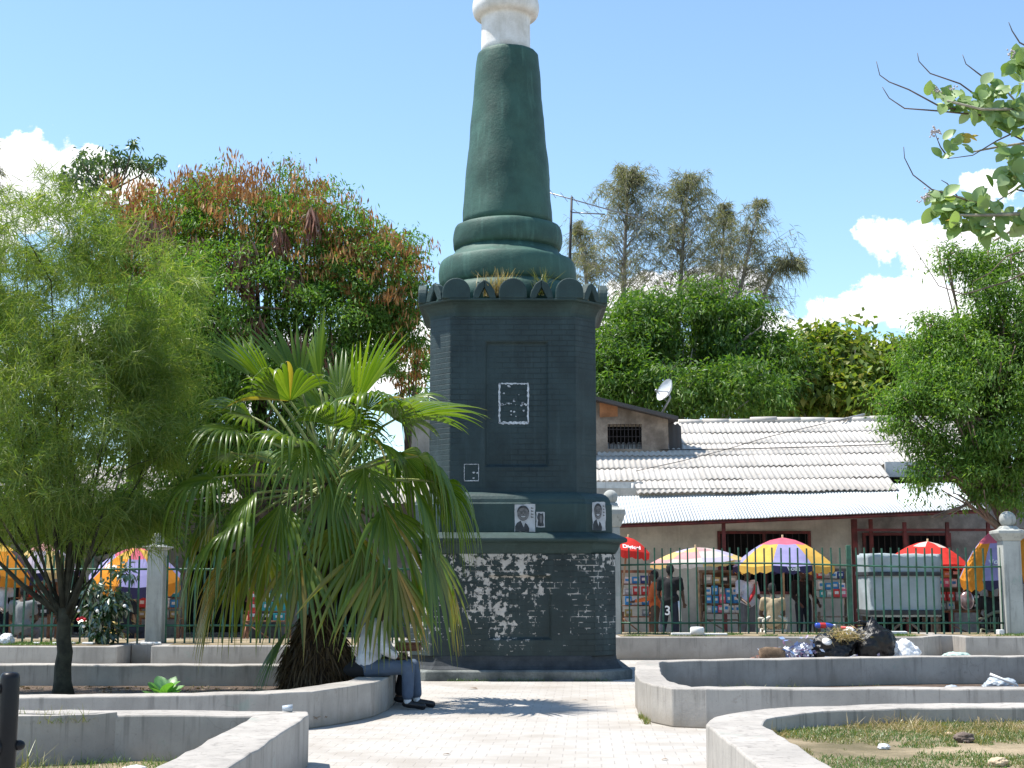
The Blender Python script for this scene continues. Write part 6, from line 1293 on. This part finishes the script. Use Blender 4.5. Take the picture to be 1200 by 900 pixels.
# litter in right planters
sack('plastic_bag','torn clear plastic bag lying in the long right planter','bag',(at(1172,800,18.6).x,18.6,.02),(.22,.14,.11),M_clear,2.2); 
tag(put('white_stick',MB().tube([at(1160,790,18.4),at(1192,803,18.3)],.02,6),M_foam),'white plastic stick on the torn bag in the right planter','stick')
sack('plastic_bag','small pale plastic scrap in the shade of the long right planter','bag',(at(1115,803,18.3).x,18.3,.02),(.10,.08,.06),M_clear,8.2)
sack('plastic_bag','greenish white litter bag in the recess by the railings','bag',(at(1122,768,25.2).x,25.2,.0),(.28,.15,.12),srf('greenish plastic',(.45,.58,.52),.4,.2,9,bump=.4,fine=0),8.9)
M_stone=srf('brown stone',(.20,.15,.12),.9,.4,9,bump=.6)
def grasspt(px,py,z=.30): return (gp(px,py,z).x,gp(px,py,z).y,z)
for px,py,r_,m,l in((1130,870,.075,M_stone,'brown stone half buried in the bare strip of the near right lawn'),(1036,878,.04,M_wbag,'small grey white scrap on the grass of the near right planter'),(1037,845,.045,M_clear,'clear scrap in the tall grass at the back of the near right planter'),(990,846,.05,M_clear,'pale scrap beside the yellow wrapper'),(983,847,.028,srf('yellow wrapper',(.7,.55,.02),.4,.1,9,bump=0),'tiny yellow wrapper in the dry grass'),(1170,898,.06,srf('tan paper',(.55,.42,.28),.8,.1,9),'tan paper scrap at the bottom edge of the lawn'),(1112,862,.03,srf('tan paper',(.55,.42,.28),.8,.1,9),'small tan scrap above the brown stone'),(925,850,.035,M_stone,'small stone near the corner of the near right planter')):
    g_=grasspt(px,py); sack('litter_scrap' if m is not M_stone else 'stone',l,'litter' if m is not M_stone else 'stone',g_,(r_,r_*.8,r_*.6),m,px*.1)
for px,py,l in((554,808,'curled tan leaf on the paving in front of the monument'),(523,885,'small dark leaf lying alone on the near paving'),(779,891,'dry leaf on the paving by the near right planter'),(685,821,'tiny dry leaf on the paving right of centre')):
    q=gp(px,py,.0); o=put('dead_leaf',MB().add([(-.09,0,.012),(-.03,-.035,.03),(.06,-.03,.028),(.10,0,.012),(.05,.035,.035),(-.04,.03,.03)],[(0,1,2,3,4,5)]),srf('dead leaf',(.26,.17,.10),.9,.3,20)); o.location=q; o.rotation_euler=(0,0,random.uniform(-.5,.5)); o.scale=(.75 if px==554 else .4,)*3; tag(o,l,'leaf')
# ================================================================ grass and weeds
def grassfield(name,label,polys,n,z,hh,mat,patch=None,wd=.004,kind='stuff'):
    x0,x1,y0,y1=polys; P=np.stack([RNG.uniform(x0,x1,n),RNG.uniform(y0,y1,n),np.full(n,z)],1)
    if patch is not None: keep=np.array([patch(p[0],p[1]) for p in P]); P=P[keep]; n=len(P)
    D=unit(RNG.normal(size=(n,3))*np.array([.45,.45,0])+np.array([0,0,1.0])); V,Q=strands(P,D,RNG.uniform(hh*.4,hh*1.2,n),RNG.uniform(wd*.6,wd*1.5,n),RNG.uniform(.1,.9,n)); o=npmesh(name,V,Q,mat); tag(o,label,None,kind=kind); return o
pn=lambda x,y,s=1.1,o=0: mnoise.noise(Vector((x*s+o,y*s,2.2)))+.5*mnoise.noise(Vector((x*s*3,y*s*3+o,5)))
def inD(x,y): return x>1.80 and (y<11.0 or x>1.95+(y-11.0)*1.4) and y<11.78
ylo=10.0
bare=lambda x,y: abs(y-(9.85+.10*math.sin(x*2)))<.26+.30*pn(x,y,2) and x>2.0
grassfield('grass','sparse green and straw grass of the near right planter',(1.8,6.3,7.3,11.8),60000,.30,.05,M_grass,lambda x,y:inD(x,y) and not bare(x,y) and pn(x,y,1.6)>-.12)
grassfield('grass','fresh green grass patches of the near right planter',(1.8,6.3,7.3,11.8),56000,.30,.045,M_gr2,lambda x,y:inD(x,y) and not bare(x,y) and pn(x,y,1.3,7)>(.0 if y<9.5 or y>10.3 else .2))
grassfield('dry_grass','taller dry grass along the back of the near right planter',(1.9,6.3,10.6,11.75),7000,.30,.14,M_straw,lambda x,y:inD(x,y) and pn(x,y,1.6,3)>.0)
grassfield('grass','weeds in the shade of the long right planter',(2.5,7.5,17.3,18.6),2600,.02,.20,M_grass,lambda x,y:pn(x,y,.8,4)>.02)
grassfield('grass','weeds on the floor of the near left planter',(-3.3,-2.05,9.2,11.2),3000,.05,.13,M_gr2,lambda x,y:pn(x,y,1.7,2)>.0)
grassfield('dry_grass','dry weeds in the curved near left planter',(-5.5,-3.25,11.0,11.28),900,.36,.16,M_grass,lambda x,y:y>11.0+max(0,(x+3.5))*.5 and pn(x,y,1.5)>-.2)
grassfield('grass','grass fringe on the bed by the right railings',(1.9,7.4,26.2,27.5),9000,.41,.07,M_gr2,lambda x,y:pn(x,y,.8)>-.15,.007)
grassfield('grass','grass on the bed by the far right pillar',(8.4,11.5,26.4,27.4),3000,.405,.07,M_gr2,lambda x,y:pn(x,y,.8)>-.15,.007)
grassfield('grass','grass on the bed by the left railings',(-9.8,-6.7,23.7,24.5),5000,.365,.08,M_gr2,lambda x,y:pn(x,y,.8)>-.25,.007)
grassfield('grass','sparse weeds on the soil under the feathery tree',(-9,-2.0,14.1,18.2),2600,.10,.08,M_grass,lambda x,y:pn(x,y,.9,9)>.05,.005)
def edge(label,pts,n,h,mat=M_gr2,sp_=.02): weeds('grass',label,pts,n,h,sp_,mat,None,.9,.004,'stuff')
edge('thin weeds along the foot of the monument plinth',[(x,MY-h_pl-.02,0) for x in np.linspace(-.9,1.4,40) if pn(x,3,2)>-.2],9,.06)
edge('small weeds at the foot of the right planter corner',[(1.36+.02*i*0,14.9+.05*i,0) for i in range(-6,10)],8,.08,M_grass)
edge('weeds growing at the foot of the curved near left planter',[(-3.9+.05*i,10.80+.0*i,0) for i in range(14)],12,.16,M_grass,.04)
edge('weeds at the foot of the curved near left planter wall',[(-4.2+.045*i,10.78,0) for i in range(18) if i%3],10,.28,M_grass,.03)
grassfield('dead_leaves','brown litter of dead leaves under the palm',(-8,-1.8,14.2,18.2),2600,.10,.03,leafmat('dead leaf litter',[(.16,.09,.05),(.26,.16,.09),(.34,.25,.16)],.1),lambda x,y:pn(x,y,.8,5)>-.2,.05)
